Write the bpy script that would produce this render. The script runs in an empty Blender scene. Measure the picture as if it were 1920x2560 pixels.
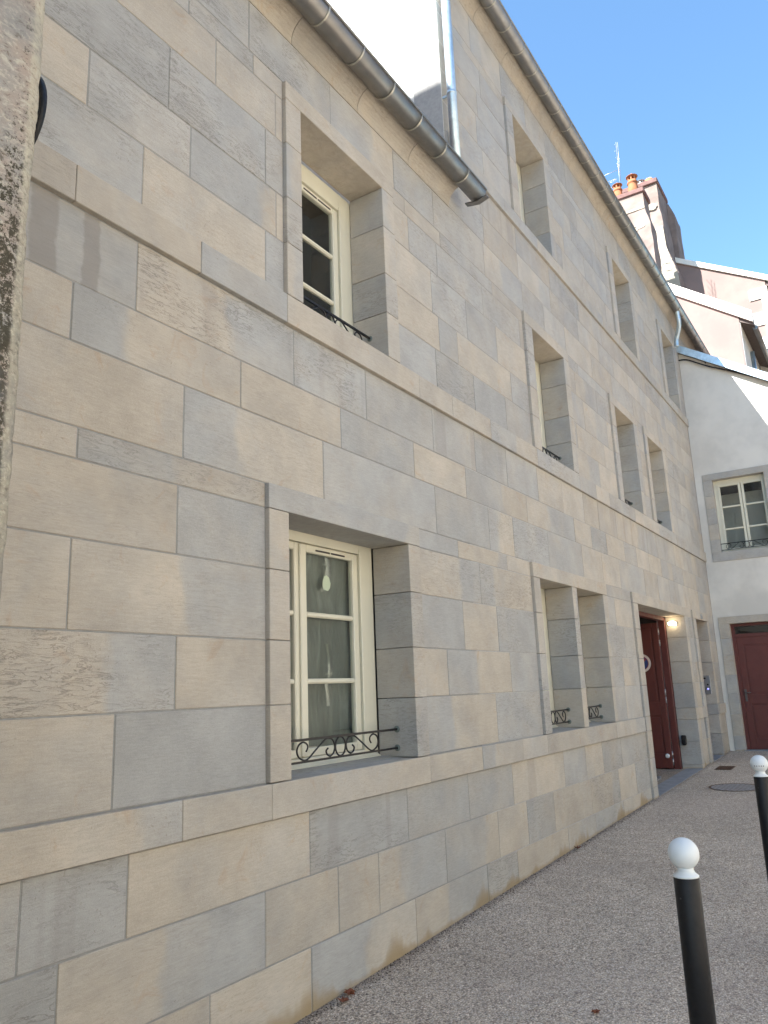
import bpy, math, random
from mathutils import Vector, Matrix, noise as mnoise

# ------------------------------------------------------------------ camera
sc = bpy.context.scene
COL = sc.collection
F_PX = 1949.278
yaw, pit, roll = 0.565564556, 0.226004428, -0.0384536836
cd = bpy.data.cameras.new('camera')
cam = bpy.data.objects.new('camera', cd)
COL.objects.link(cam)
Fv = Vector((math.cos(pit)*math.cos(yaw), math.cos(pit)*math.sin(yaw), math.sin(pit)))
Rv = Fv.cross(Vector((0, 0, 1))).normalized()
Uv = Rv.cross(Fv)
R2 = math.cos(roll)*Rv + math.sin(roll)*Uv
U2 = -math.sin(roll)*Rv + math.cos(roll)*Uv
m = Matrix(((R2.x, U2.x, -Fv.x, 0), (R2.y, U2.y, -Fv.y, 0), (R2.z, U2.z, -Fv.z, 0), (0, 0, 0, 1)))
cam.matrix_world = m
cd.sensor_fit = 'HORIZONTAL'
cd.sensor_width = 36.0
cd.lens = F_PX/1920*36
cd.clip_start = 0.05
cd.clip_end = 2000
sc.camera = cam

# ------------------------------------------------------------------ light
SUN = Vector((1.8, -1.0, -2.25)).normalized()      # travel direction
el = math.asin(-SUN.z)
az = math.atan2(-SUN.x, -SUN.y)
w = bpy.data.worlds.new("World")
sc.world = w
w.use_nodes = True
nt = w.node_tree
bg = nt.nodes['Background']
sky = nt.nodes.new('ShaderNodeTexSky')
sky.sky_type = 'NISHITA'
sky.sun_disc = False
sky.sun_elevation = el
sky.sun_rotation = az
sky.air_density = 1.0
sky.dust_density = 0.4
sky.ozone_density = 2.2
tint = nt.nodes.new('ShaderNodeMix'); tint.data_type = 'RGBA'; tint.blend_type = 'MULTIPLY'
tint.inputs[0].default_value = 1.0
tint.inputs[7].default_value = (.84, 1.03, 1.06, 1)
nt.links.new(sky.outputs[0], tint.inputs[6])
nt.links.new(tint.outputs[2], bg.inputs[0])
bg.inputs[1].default_value = 0.085
sd = bpy.data.lights.new('sun', 'SUN')
so = bpy.data.objects.new('sun', sd)
COL.objects.link(so)
sd.energy = 5.0
sd.angle = math.radians(0.5)
sd.color = (1.0, 0.975, 0.93)
so.rotation_euler = SUN.to_track_quat('-Z', 'Y').to_euler()
so.location = (-10, 10, 20)
vs = sc.view_settings
vs.view_transform = 'Standard'
vs.look = 'None'
vs.gamma = 1
vs.use_curve_mapping = False
vs.exposure = 2.15
random.seed(7)

# ------------------------------------------------------------------ helpers
WL = {}

def reg(o, parent, loc):
    COL.objects.link(o)
    p = Vector((0, 0, 0))
    if parent is not None:
        o.parent = parent
        p = WL[parent.name]
    o.location = Vector(loc)-p
    WL[o.name] = Vector(loc)
    return o

def thing(name, label, cat, loc, group=None):
    o = bpy.data.objects.new(name, None)
    o.empty_display_size = 0.2
    reg(o, None, loc)
    o['label'] = label
    o['category'] = cat
    if group:
        o['group'] = group
    return o

def tag(o, label=None, cat=None, group=None, kind=None):
    if label: o['label'] = label
    if cat: o['category'] = cat
    if group: o['group'] = group
    if kind: o['kind'] = kind
    return o

class MB:
    def __init__(s):
        s.v = []; s.f = []; s.sm = []
    def quad(s, *pts):
        n = len(s.v); s.v += [tuple(p) for p in pts]; s.f.append(tuple(range(n, n+len(pts)))); s.sm.append(False)
    def box(s, x0, x1, y0, y1, z0, z1):
        n = len(s.v)
        s.v += [(x0,y0,z0),(x1,y0,z0),(x1,y1,z0),(x0,y1,z0),(x0,y0,z1),(x1,y0,z1),(x1,y1,z1),(x0,y1,z1)]
        for q in ((0,3,2,1),(4,5,6,7),(0,1,5,4),(1,2,6,5),(2,3,7,6),(3,0,4,7)):
            s.f.append(tuple(n+i for i in q)); s.sm.append(False)
    def cbox(s, x0, x1, y0, y1, z0, z1, c=.004):
        """box with every edge chamfered"""
        n = len(s.v)
        c = min(c, (x1-x0)*.3, (y1-y0)*.3, (z1-z0)*.3)
        X = (x0, x1); Y = (y0, y1); Z = (z0, z1)
        idx = {}
        for i in (0, 1):
            for j in (0, 1):
                for k in (0, 1):
                    sx = 1-2*i; sy = 1-2*j; sz = 1-2*k
                    for a in range(3):
                        p = [X[i]+sx*c, Y[j]+sy*c, Z[k]+sz*c]
                        p[a] = (X[i], Y[j], Z[k])[a]
                        idx[(i, j, k, a)] = len(s.v); s.v.append(tuple(p))
        F = []
        for i in (0, 1):
            F.append([idx[(i,0,0,0)], idx[(i,1,0,0)], idx[(i,1,1,0)], idx[(i,0,1,0)]])
            F.append([idx[(0,i,0,1)], idx[(1,i,0,1)], idx[(1,i,1,1)], idx[(0,i,1,1)]])
            F.append([idx[(0,0,i,2)], idx[(1,0,i,2)], idx[(1,1,i,2)], idx[(0,1,i,2)]])
        for i in (0, 1):
            for j in (0, 1):
                F.append([idx[(i,j,0,0)], idx[(i,j,1,0)], idx[(i,j,1,1)], idx[(i,j,0,1)]])
                F.append([idx[(i,0,j,0)], idx[(i,1,j,0)], idx[(i,1,j,2)], idx[(i,0,j,2)]])
                F.append([idx[(0,i,j,1)], idx[(1,i,j,1)], idx[(1,i,j,2)], idx[(0,i,j,2)]])
        for i in (0, 1):
            for j in (0, 1):
                for k in (0, 1):
                    F.append([idx[(i,j,k,0)], idx[(i,j,k,1)], idx[(i,j,k,2)]])
        cx = Vector(((x0+x1)/2, (y0+y1)/2, (z0+z1)/2))
        for q in F:
            ps = [Vector(s.v[t]) for t in q]
            nn = (ps[1]-ps[0]).cross(ps[2]-ps[0])
            if nn.dot((sum(ps, Vector())/len(ps))-cx) < 0:
                q.reverse()
            s.f.append(tuple(q)); s.sm.append(False)
    def prism(s, prof, a0, a1, axis='x'):
        """prof: list of 2D points; extruded along axis"""
        n = len(s.v); k = len(prof)
        def P(a, p):
            return (a, p[0], p[1]) if axis == 'x' else ((p[0], a, p[1]) if axis == 'y' else (p[0], p[1], a))
        s.v += [P(a0, p) for p in prof]+[P(a1, p) for p in prof]
        for i in range(k):
            j = (i+1) % k
            s.f.append((n+i, n+j, n+k+j, n+k+i)); s.sm.append(False)
        s.f.append(tuple(n+i for i in range(k))[::-1]); s.sm.append(False)
        s.f.append(tuple(n+k+i for i in range(k))); s.sm.append(False)
    def tube(s, pts, r, seg=8, caps=True, smooth=True):
        pts = [Vector(p) for p in pts]
        rr = r if isinstance(r, (list, tuple)) else [r]*len(pts)
        n0 = len(s.v); prev = None
        for i, p in enumerate(pts):
            a = pts[max(i-1, 0)]; b = pts[min(i+1, len(pts)-1)]
            t = (b-a).normalized()
            if prev is None:
                u = t.orthogonal().normalized()
            else:
                u = (prev-t*prev.dot(t)).normalized()
            prev = u
            v2 = t.cross(u)
            for j in range(seg):
                an = 2*math.pi*j/seg
                s.v.append(tuple(p+(u*math.cos(an)+v2*math.sin(an))*rr[i]))
        for i in range(len(pts)-1):
            for j in range(seg):
                k = (j+1) % seg
                s.f.append((n0+i*seg+j, n0+i*seg+k, n0+(i+1)*seg+k, n0+(i+1)*seg+j)); s.sm.append(smooth)
        if caps:
            s.f.append(tuple(n0+j for j in range(seg))[::-1]); s.sm.append(False)
            e = n0+(len(pts)-1)*seg
            s.f.append(tuple(e+j for j in range(seg))); s.sm.append(False)
    def lathe(s, prof, c, seg=24, axis='z', smooth=True):
        """prof (r, h)"""
        n0 = len(s.v)
        for (r, h) in prof:
            for j in range(seg):
                an = 2*math.pi*j/seg
                a, b = r*math.cos(an), r*math.sin(an)
                if axis == 'z': p = (c[0]+a, c[1]+b, c[2]+h)
                elif axis == 'x': p = (c[0]+h, c[1]+a, c[2]+b)
                else: p = (c[0]+b, c[1]+h, c[2]+a)
                s.v.append(p)
        for i in range(len(prof)-1):
            for j in range(seg):
                k = (j+1) % seg
                s.f.append((n0+i*seg+j, n0+i*seg+k, n0+(i+1)*seg+k, n0+(i+1)*seg+j)); s.sm.append(smooth)
        s.f.append(tuple(n0+j for j in range(seg))[::-1]); s.sm.append(False)
        e = n0+(len(prof)-1)*seg
        s.f.append(tuple(e+j for j in range(seg))); s.sm.append(False)
    def build(s, name, mat, parent=None, origin=None, **kw):
        if origin is None:
            xs = [p[0] for p in s.v]; ys = [p[1] for p in s.v]; zs = [p[2] for p in s.v]
            origin = ((min(xs)+max(xs))/2, (min(ys)+max(ys))/2, (min(zs)+max(zs))/2)
        ox, oy, oz = origin
        me = bpy.data.meshes.new(name)
        me.from_pydata([(x-ox, y-oy, z-oz) for x, y, z in s.v], [], s.f)
        me.polygons.foreach_set('use_smooth', s.sm)
        me.materials.append(mat)
        me.update()
        o = bpy.data.objects.new(name, me)
        reg(o, parent, origin)
        tag(o, **kw)
        return o

# ------------------------------------------------------------------ material helpers
def newmat(name):
    mt = bpy.data.materials.new(name)
    mt.use_nodes = True
    n = mt.node_tree
    b = n.nodes['Principled BSDF']
    return mt, n, b

class N:
    def __init__(s, nt): s.t = nt
    def n(s, typ, **kw):
        x = s.t.nodes.new(typ)
        for k, v in kw.items(): setattr(x, k, v)
        return x
    def l(s, a, b): s.t.links.new(a, b)
    def setin(s, node, i, v):
        if hasattr(v, 'type') and hasattr(v, 'links'): s.l(v, node.inputs[i])
        else: node.inputs[i].default_value = v
    def math(s, op, a, b=0.0, c=None, clamp=False):
        x = s.n('ShaderNodeMath', operation=op, use_clamp=clamp)
        s.setin(x, 0, a); s.setin(x, 1, b)
        if c is not None: s.setin(x, 2, c)
        return x.outputs[0]
    def mix(s, f, a, b, mode='MIX'):
        x = s.n('ShaderNodeMix', data_type='RGBA', blend_type=mode)
        s.setin(x, 0, f); s.setin(x, 6, a); s.setin(x, 7, b)
        return x.outputs[2]
    def noise(s, vec, scale, detail=3, rough=.55, dist=0.0):
        x = s.n('ShaderNodeTexNoise')
        x.inputs['Scale'].default_value = scale; x.inputs['Detail'].default_value = detail
        x.inputs['Roughness'].default_value = rough; x.inputs['Distortion'].default_value = dist
        if vec is not None: s.l(vec, x.inputs['Vector'])
        return x.outputs[0]
    def mapping(s, vec, scale=(1,1,1), rot=(0,0,0)):
        x = s.n('ShaderNodeMapping')
        s.l(vec, x.inputs[0]); x.inputs['Scale'].default_value = scale; x.inputs['Rotation'].default_value = rot
        return x.outputs[0]
    def ramp(s, f, lo, hi, a=0.0, b=1.0, smooth=True):
        x = s.n('ShaderNodeMapRange', interpolation_type='SMOOTHSTEP' if smooth else 'LINEAR')
        s.setin(x, 0, f); x.inputs[1].default_value = lo; x.inputs[2].default_value = hi
        x.inputs[3].default_value = a; x.inputs[4].default_value = b
        return x.outputs[0]
    def attr(s, name):
        x = s.n('ShaderNodeAttribute', attribute_type='OBJECT', attribute_name=name)
        return x.outputs['Fac']
    def objvec(s, k=37.0):
        tc = s.n('ShaderNodeTexCoord'); oi = s.n('ShaderNodeObjectInfo')
        r = s.math('MULTIPLY', oi.outputs['Random'], k)
        cb = s.n('ShaderNodeCombineXYZ')
        s.l(r, cb.inputs[0]); s.l(r, cb.inputs[1]); s.l(r, cb.inputs[2])
        ad = s.n('ShaderNodeVectorMath', operation='ADD')
        s.l(tc.outputs['Object'], ad.inputs[0]); s.l(cb.outputs[0], ad.inputs[1])
        return ad.outputs[0]
    def bump(s, h, strength=.3, dist=.002, normal=None):
        x = s.n('ShaderNodeBump')
        s.l(h, x.inputs['Height']); x.inputs['Strength'].default_value = strength; x.inputs['Distance'].default_value = dist
        if normal is not None: s.l(normal, x.inputs['Normal'])
        return x.outputs[0]

def c4(r, g, b): return (r, g, b, 1)

def stone_material():
    mt, t, b = newmat('limestone')
    q = N(t)
    v = q.objvec()
    geo = q.n('ShaderNodeNewGeometry')
    sep = q.n('ShaderNodeSeparateXYZ'); q.l(geo.outputs['Position'], sep.inputs[0])
    big = q.noise(v, 2.2, 4, .55, .6)
    edge = q.noise(q.mapping(v, (2, 2, 1.2)), 3.0, 3, .5)
    # grey amount, blue core against beige skin within one block
    off = q.math('MULTIPLY_ADD', edge, .30, -.15)
    d = q.math('SUBTRACT', q.math('ADD', sep.outputs[0], off), q.attr('split'))
    s1 = q.ramp(d, -.05, .05)
    gl = q.attr('grey_left'); gr = q.attr('grey_right')
    g = q.math('ADD', gl, q.math('MULTIPLY', s1, q.math('SUBTRACT', gr, gl)))
    g = q.math('ADD', g, q.math('MULTIPLY', q.math('SUBTRACT', big, .5), 1.6), clamp=True)
    beige = c4(.448, .402, .334)
    grey = c4(.362, .360, .344)
    col = q.mix(g, beige, grey)
    # warm ochre blushes on the beige
    och = q.ramp(q.noise(v, 5.5, 5, .65, 1.2), .56, .74)
    och = q.math('MULTIPLY', och, q.math('MULTIPLY', q.math('SUBTRACT', 1.0, g), .42))
    col = q.mix(och, col, c4(.40, .275, .165))
    # cloudy lightness
    cl = q.ramp(q.noise(v, 3.3, 4, .6), .25, .75, .86, 1.10, False)
    col = q.mix(1.0, col, cl, 'MULTIPLY')
    # bedding veins, wavy dark hairlines
    vv = q.mapping(v, (1.0, 1.0, 5.5), (0, math.radians(6), 0))
    n1 = q.noise(vv, 6.5, 6, .62, .9)
    vein = q.ramp(q.math('ABSOLUTE', q.math('SUBTRACT', n1, .5)), .0, .03, 1.0, 0.0)
    msk = q.ramp(q.noise(v, 3.1, 2, .5), .36, .58)
    vein = q.math('MULTIPLY', q.math('MULTIPLY', vein, msk), q.attr('veins'))
    col = q.mix(q.math('MULTIPLY', vein, .5), col, c4(.15, .135, .11))
    # fine bed streaks + grain
    st = q.ramp(q.noise(q.mapping(v, (1, 1, 9)), 16, 4, .6), .3, .7, .92, 1.055, False)
    col = q.mix(1.0, col, st, 'MULTIPLY')
    gr2 = q.noise(v, 330, 2, .6)
    gm = q.ramp(gr2, .25, .75, .84, 1.12, False)
    col = q.mix(1.0, col, gm, 'MULTIPLY')
    # pits
    pit_ = q.ramp(q.math('ADD', q.noise(v, 75, 3, .7), q.ramp(q.noise(v, 2.7, 2, .5), .4, .7, -.06, .05)), .66, .72)
    col = q.mix(q.math('MULTIPLY', pit_, .35), col, c4(.2, .16, .12))
    # vertical run-off streaks
    rs = q.ramp(q.math('ADD', q.noise(q.mapping(v, (1, 1, .05)), 5.2, 2, .5), q.math('MULTIPLY_ADD', edge, .1, -.05)), .53, .59)
    rs = q.math('MULTIPLY', q.math('MULTIPLY', rs, q.attr('streak')), .8)
    col = q.mix(q.math('MULTIPLY', rs, .5), col, c4(.20, .175, .155))
    # two broad damp marks under the first floor band
    wob = q.math('ADD', sep.outputs[0], q.math('MULTIPLY_ADD', q.noise(geo.outputs['Position'], 14, 3, .6), .05, -.025))
    d1 = q.ramp(q.math('ABSOLUTE', q.math('SUBTRACT', wob, 1.765)), .055, .075, 1.0, 0.0)
    d2 = q.ramp(q.math('ABSOLUTE', q.math('SUBTRACT', wob, 2.005)), .035, .052, 1.0, 0.0)
    dm = q.math('MULTIPLY', q.math('MAXIMUM', d1, d2), q.math('GREATER_THAN', q.attr('streak'), .9))
    col = q.mix(q.math('MULTIPLY', dm, .55), col, c4(.215, .195, .175))
    # ochre splash stain just above the pavement (follows the ground line)
    gz = q.math('MULTIPLY_ADD', sep.outputs[0], .0245, -1.683)
    hh = q.math('SUBTRACT', sep.outputs[2], gz)
    sn = q.noise(q.mapping(geo.outputs['Position'], (1, 1, .4)), 1.7, 4, .6)
    top = q.math('MULTIPLY_ADD', q.ramp(sn, .45, .70), .17, .025)
    sf = q.ramp(q.math('DIVIDE', hh, top), .1, 1.35, 1.0, 0.0)
    sf = q.math('MULTIPLY', sf, q.ramp(sn, .36, .6, .35, .75))
    col = q.mix(sf, col, c4(.27, .19, .085))
    col = q.mix(1.0, col, q.attr('tone'), 'MULTIPLY')
    q.l(col, b.inputs['Base Color'])
    b.inputs['Roughness'].default_value = .88
    b.inputs['Specular IOR Level'].default_value = .25
    h = q.math('ADD', q.math('MULTIPLY', gr2, .5), q.math('MULTIPLY', q.noise(v, 60, 4, .6), .8))
    h = q.math('SUBTRACT', h, q.math('MULTIPLY', vein, .9))
    h = q.math('SUBTRACT', h, q.math('MULTIPLY', pit_, 1.2))
    nb = q.bump(q.noise(v, 9, 4, .6), .5, .004)
    q.l(q.bump(h, .6, .0016, nb), b.inputs['Normal'])
    return mt

def simple(name, col, rough=.6, metal=0.0, var=.12, scale=8.0, bump=0.0, bscale=120, spec=.5, coat=0.0, col2=None):
    mt, t, b = newmat(name)
    q = N(t); v = q.objvec()
    n = q.noise(v, scale, 4, .6)
    if col2 is not None:
        c = q.mix(q.ramp(n, .35, .65), c4(*col), c4(*col2))
    else:
        c = q.mix(1.0, c4(*col), q.ramp(n, .25, .75, 1-var, 1+var, False), 'MULTIPLY')
    q.l(c, b.inputs['Base Color'])
    q.l(q.ramp(q.noise(v, scale*2.3, 3, .6), .3, .7, max(rough-.08, .02), min(rough+.1, 1), False), b.inputs['Roughness'])
    b.inputs['Metallic'].default_value = metal
    b.inputs['Specular IOR Level'].default_value = spec
    b.inputs['Coat Weight'].default_value = coat
    if bump > 0:
        q.l(q.bump(q.noise(v, bscale, 4, .65), bump, .003), b.inputs['Normal'])
    return mt

M = {}
M['stone'] = stone_material()
M['mortar_near'] = simple('mortar_near', (.26, .26, .25), .95, var=.15, scale=30, bump=.4, bscale=200)
M['mortar'] = simple('mortar', (.36, .355, .34), .95, var=.15, scale=30, bump=.4, bscale=200)
M['zinc'] = simple('weathered_zinc', (.245, .24, .23), .43, .85, var=.16, scale=5, bump=.06, bscale=60)
M['zinc_ring'] = simple('zinc_seam', (.42, .41, .36), .42, .8, var=.1)
M['zinc_new'] = simple('bright_zinc', (.55, .66, .72), .38, .75, var=.2, scale=12, bump=.05, bscale=50)
M['cream'] = simple('cream_paint', (.62, .595, .475), .42, 0, var=.03, scale=3)
M['void'] = simple('dark_room', (.03, .03, .033), .9)
M['iron'] = simple('black_iron', (.012, .011, .012), .45, .3, var=.2, scale=20, bump=.1, bscale=200)
M['patina'] = simple('green_patina', (.16, .19, .175), .6, .4, var=.2)
M['white_render'] = simple('white_render', (.72, .70, .65), .9, 0, var=.04, scale=1.3, bump=.25, bscale=160, spec=.2)
M['render'] = simple('pale_render', (.63, .605, .55), .93, 0, var=.05, scale=1.3, bump=.5, bscale=60, spec=.2, col2=(.53, .51, .465))
M['pink'] = simple('old_pink_render', (.275, .20, .178), .95, 0, scale=1.1, bump=.5, bscale=18, spec=.15, col2=(.225, .17, .155))
M['white_stone'] = simple('white_quoin', (.74, .71, .64), .9, 0, var=.06, scale=5, bump=.2, bscale=90, spec=.2)
M['chimney'] = simple('chimney_render', (.185, .145, .127), .95, 0, scale=1.6, bump=.7, bscale=14, spec=.15, col2=(.26, .205, .18))
M['plaster_white'] = simple('chalky_plaster', (.40, .36, .29), .95, 0, var=.1, scale=6, bump=.5, bscale=30, spec=.2)
M['terracotta'] = simple('terracotta', (.31, .125, .06), .85, 0, var=.25, scale=12, bump=.2, bscale=60, spec=.25)
M['cap'] = simple('brick_cap', (.17, .10, .09), .9, 0, var=.25, scale=6, bump=.5, bscale=40, spec=.2)
M['roof'] = simple('brown_roof_tile', (.16, .09, .07), .85, 0, var=.3, scale=9, bump=.6, bscale=20)
M['white_gloss'] = simple('white_enamel', (.62, .64, .64), .38, 0, var=.03, scale=9)
M['black_gloss'] = simple('black_enamel', (.008, .008, .009), .5, 0, var=.3, scale=30, bump=.05, bscale=60, spec=.3)
M['red'] = simple('oxblood_paint', (.098, .022, .017), .5, 0, var=.12, scale=4, bump=.12, bscale=90)
M['dark'] = simple('dark_interior', (.05, .045, .045), .9)
M['room'] = simple('room_wall', (.09, .085, .08), .9)
M['concrete'] = simple('threshold_concrete', (.23, .235, .245), .8, 0, var=.18, scale=7, bump=.4, bscale=110)
M['rust'] = simple('rusty_iron', (.13, .075, .05), .85, .2, var=.35, scale=40, bump=.5, bscale=150)
M['cast'] = simple('cast_iron', (.34, .33, .32), .7, .1, var=.2, scale=20, bump=.4, bscale=120)
M['steel'] = simple('brushed_steel', (.40, .41, .43), .35, .85, var=.06, scale=20)
M['dull'] = simple('dull_steel', (.10, .09, .09), .5, .5, var=.1)
M['antenna'] = simple('aluminium', (.40, .41, .42), .4, .7, var=.1)
M['sign_white'] = simple('sign_white', (.62, .55, .50), .5, 0, var=.05)
M['sign_blue'] = simple('sign_blue', (.022, .045, .17), .45, 0, var=.1)
M['sign_red'] = simple('sign_red', (.24, .03, .03), .45, 0, var=.1)
M['sticker'] = simple('pale_green_label', (.45, .52, .38), .8, 0, var=.04)
M['leaf'] = simple('dry_leaf', (.20, .065, .03), .8, 0, var=.3, scale=40)
M['wood'] = simple('brown_soffit', (.11, .085, .075), .8, 0, var=.3, scale=14, bump=.3, bscale=50)

def glass_material():
    mt, t, b = newmat('window_glass')
    q = N(t)
    t.nodes.remove(b)
    fr = q.n('ShaderNodeFresnel')
    gm_ = q.n('ShaderNodeNewGeometry')
    q.l(q.math('MULTIPLY_ADD', gm_.outputs['Backfacing'], 1/1.5-1.5, 1.5), fr.inputs[0])
    v = q.objvec()
    nb = q.bump(q.noise(v, 2.2, 1, .4), .12, .02)
    gl = q.n('ShaderNodeBsdfGlossy'); gl.inputs['Roughness'].default_value = .015
    q.l(nb, gl.inputs['Normal']); gl.inputs[0].default_value = c4(.95, .97, 1)
    tr = q.n('ShaderNodeBsdfTransparent'); tr.inputs[0].default_value = c4(.88, .90, .885)
    mx = q.n('ShaderNodeMixShader')
    q.l(q.math('MULTIPLY', fr.outputs[0], 1.0, clamp=True), mx.inputs[0])
    q.l(tr.outputs[0], mx.inputs[1]); q.l(gl.outputs[0], mx.inputs[2])
    q.l(mx.outputs[0], t.nodes['Material Output'].inputs[0])
    return mt
M['glass'] = glass_material()

def film_material():
    mt, t, b = newmat('plastic_film')
    q = N(t); v = q.objvec()
    fold = q.noise(q.mapping(v, (1.5, 1, .35), (0, math.radians(24), 0)), 5, 4, .6, .8)
    q.l(q.mix(q.ramp(fold, .38, .85), c4(.15, .158, .14), c4(.36, .375, .34)), b.inputs['Base Color'])
    b.inputs['Roughness'].default_value = .4
    q.l(q.bump(fold, .8, .02), b.inputs['Normal'])
    return mt
M['film'] = film_material()

def ground_material():
    mt, t, b = newmat('exposed_aggregate')
    q = N(t)
    geo = q.n('ShaderNodeNewGeometry'); p = geo.outputs['Position']
    vo = q.n('ShaderNodeTexVoronoi'); vo.inputs['Scale'].default_value = 108; q.l(p, vo.inputs['Vector'])
    sp = q.n('ShaderNodeSeparateColor'); q.l(vo.outputs['Color'], sp.inputs[0])
    cr = q.n('ShaderNodeValToRGB')
    els = cr.color_ramp.elements
    els[0].position = 0; els[0].color = c4(.15, .125, .11)
    els[1].position = 1; els[1].color = c4(.70, .68, .62)
    for pos, c in ((.18, c4(.25, .215, .19)), (.4, c4(.42, .37, .31)), (.62, c4(.48, .435, .375)), (.8, c4(.38, .365, .35)), (.93, c4(.46, .40, .33))):
        e = els.new(pos); e.color = c
    q.l(sp.outputs[0], cr.inputs[0])
    d = q.ramp(vo.outputs['Distance'], .35, .62, 1.0, .62)
    col = q.mix(1.0, cr.outputs[0], d, 'MULTIPLY')
    big = q.ramp(q.noise(p, .9, 4, .6), .3, .7, .88, 1.10, False)
    col = q.mix(1.0, col, big, 'MULTIPLY')
    mid = q.ramp(q.noise(p, 9, 4, .6), .3, .7, .92, 1.07, False)
    col = q.mix(1.0, col, mid, 'MULTIPLY')
    wm = q.ramp(q.noise(p, .55, 3, .5), .45, .7)
    col = q.mix(1.0, col, c4(1.45, 1.33, 1.20), 'MULTIPLY')
    col = q.mix(q.math('MULTIPLY', wm, .35), col, c4(.36, .295, .25))
    st2 = q.ramp(q.noise(p, 2.3, 5, .7, .4), .58, .72)
    col = q.mix(q.math('MULTIPLY', st2, .22), col, c4(.20, .17, .14))
    # darker line against the facade
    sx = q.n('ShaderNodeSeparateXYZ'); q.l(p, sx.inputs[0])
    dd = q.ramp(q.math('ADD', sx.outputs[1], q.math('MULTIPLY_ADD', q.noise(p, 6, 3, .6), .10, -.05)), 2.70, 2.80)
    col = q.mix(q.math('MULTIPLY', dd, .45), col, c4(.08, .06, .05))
    q.l(col, b.inputs['Base Color'])
    b.inputs['Roughness'].default_value = .85
    b.inputs['Specular IOR Level'].default_value = .3
    h = q.math('SUBTRACT', 1.0, vo.outputs['Distance'])
    q.l(q.bump(h, .7, .004), b.inputs['Normal'])
    return mt
M['ground'] = ground_material()

def old_stone_material():
    mt, t, b = newmat('old_lichen_stone')
    q = N(t)
    geo = q.n('ShaderNodeNewGeometry'); p = geo.outputs['Position']
    ps = q.mapping(p, (1, 1, 1.8), (0, math.radians(8), 0))
    n1 = q.noise(ps, 38, 6, .72, .5)
    n2 = q.noise(p, 9, 4, .6)
    n3 = q.noise(p, 140, 4, .7)
    col = q.mix(q.ramp(n2, .3, .7), c4(.33, .27, .225), c4(.27, .26, .24))
    col = q.mix(q.ramp(n1, .50, .62, 0, .85), col, c4(.44, .41, .34))
    col = q.mix(q.ramp(n1, .44, .36, 0, .7), col, c4(.095, .075, .05))
    col = q.mix(q.ramp(n3, .60, .72, 0, .6), col, c4(.09, .075, .06))
    # black lichen beside the pale arris, thicker low down
    sx = q.n('ShaderNodeSeparateXYZ'); q.l(p, sx.inputs[0])
    xx = q.math('ADD', sx.outputs[0], q.math('MULTIPLY_ADD', q.noise(p, 45, 4, .7), .022, -.011))
    low = q.ramp(sx.outputs[2], 1.7, .7, -.02, .14)
    li = q.ramp(q.math('ADD', q.noise(p, 70, 5, .78), low), .55, .62)
    wide = q.ramp(sx.outputs[2], 1.5, .9, .885, .80)
    li = q.math('MULTIPLY', li, q.ramp(q.math('SUBTRACT', xx, wide), -.02, .03))
    pale = q.ramp(xx, .908, .922)
    li = q.math('MULTIPLY', li, q.math('SUBTRACT', 1.0, q.math('MULTIPLY', pale, .75)))
    col = q.mix(q.math('MULTIPLY', pale, q.ramp(n1, .3, .6, .25, .85)), col, c4(.47, .44, .345))
    col = q.mix(q.math('MULTIPLY', li, .92), col, c4(.04, .036, .022))
    # grey weathering patch
    gp = q.ramp(q.noise(p, 5.5, 3, .6), .5, .6)
    col = q.mix(q.math('MULTIPLY', gp, .35), col, c4(.20, .20, .20))
    q.l(col, b.inputs['Base Color'])
    b.inputs['Roughness'].default_value = .95
    b.inputs['Specular IOR Level'].default_value = .2
    h = q.math('ADD', n1, q.math('MULTIPLY', n3, .5))
    q.l(q.bump(h, .9, .006), b.inputs['Normal'])
    return mt
M['old_stone'] = old_stone_material()

def emit(name, col, s):
    mt, t, b = newmat(name)
    b.inputs['Base Color'].default_value = c4(*col)
    b.inputs['Emission Color'].default_value = c4(*col)
    b.inputs['Emission Strength'].default_value = s
    return mt
M['lamp'] = emit('lit_lamp_glass', (1.0, .80, .52), 4)
M['led'] = emit('blue_led', (.22, .22, 1.0), 1.6)

# ------------------------------------------------------------------ ground
def gz(x): return -1.683+.0245*max(min(x, 16.0), -6.0)
mb = MB()
xs = [-260, -6, 0, 4, 8, 12, 16, 30, 300]; ys = [-260, -5, 0, 3.2, 260]
for i in range(len(xs)-1):
    for j in range(len(ys)-1):
        mb.quad((xs[i], ys[j], gz(xs[i])), (xs[i+1], ys[j], gz(xs[i+1])), (xs[i+1], ys[j+1], gz(xs[i+1])), (xs[i], ys[j+1], gz(xs[i])))
mb.build('pavement', M['ground'], None, kind='structure')

# ------------------------------------------------------------------ ashlar houses
Y0 = 2.80            # facade plane
XS = 5.715           # low wing | tall wing
XE = 15.9            # where the end house butts on
low = thing('low_stone_house', 'low two storey wing of beige and grey limestone blocks beside the old corner', 'house', (3.3, 3.0, -1.6))
tall = thing('tall_stone_house', 'tall three storey wing of beige and grey limestone blocks with dark red gateway', 'house', (10.8, 3.0, -1.45))
HOUSE = lambda x: low if x < XS else tall

def stone(x0, x1, y0, y1, z0, z1, parent, name, gl, gr, split, tone=1.0, veins=None, streak=0.0, c=.003):
    mb = MB(); mb.cbox(x0, x1, y0, y1, z0, z1, c)
    o = mb.build(name, M['stone'], parent)
    o['grey_left'] = float(gl); o['grey_right'] = float(gr); o['split'] = float(split)
    o['tone'] = float(tone)
    if veins is None:
        veins = 1.0 if (gl+gr)/2 > .5 else .35
        veins *= random.choice((.25, .7, 1.0))
    o['veins'] = float(veins); o['streak'] = float(streak)
    return o

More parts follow.
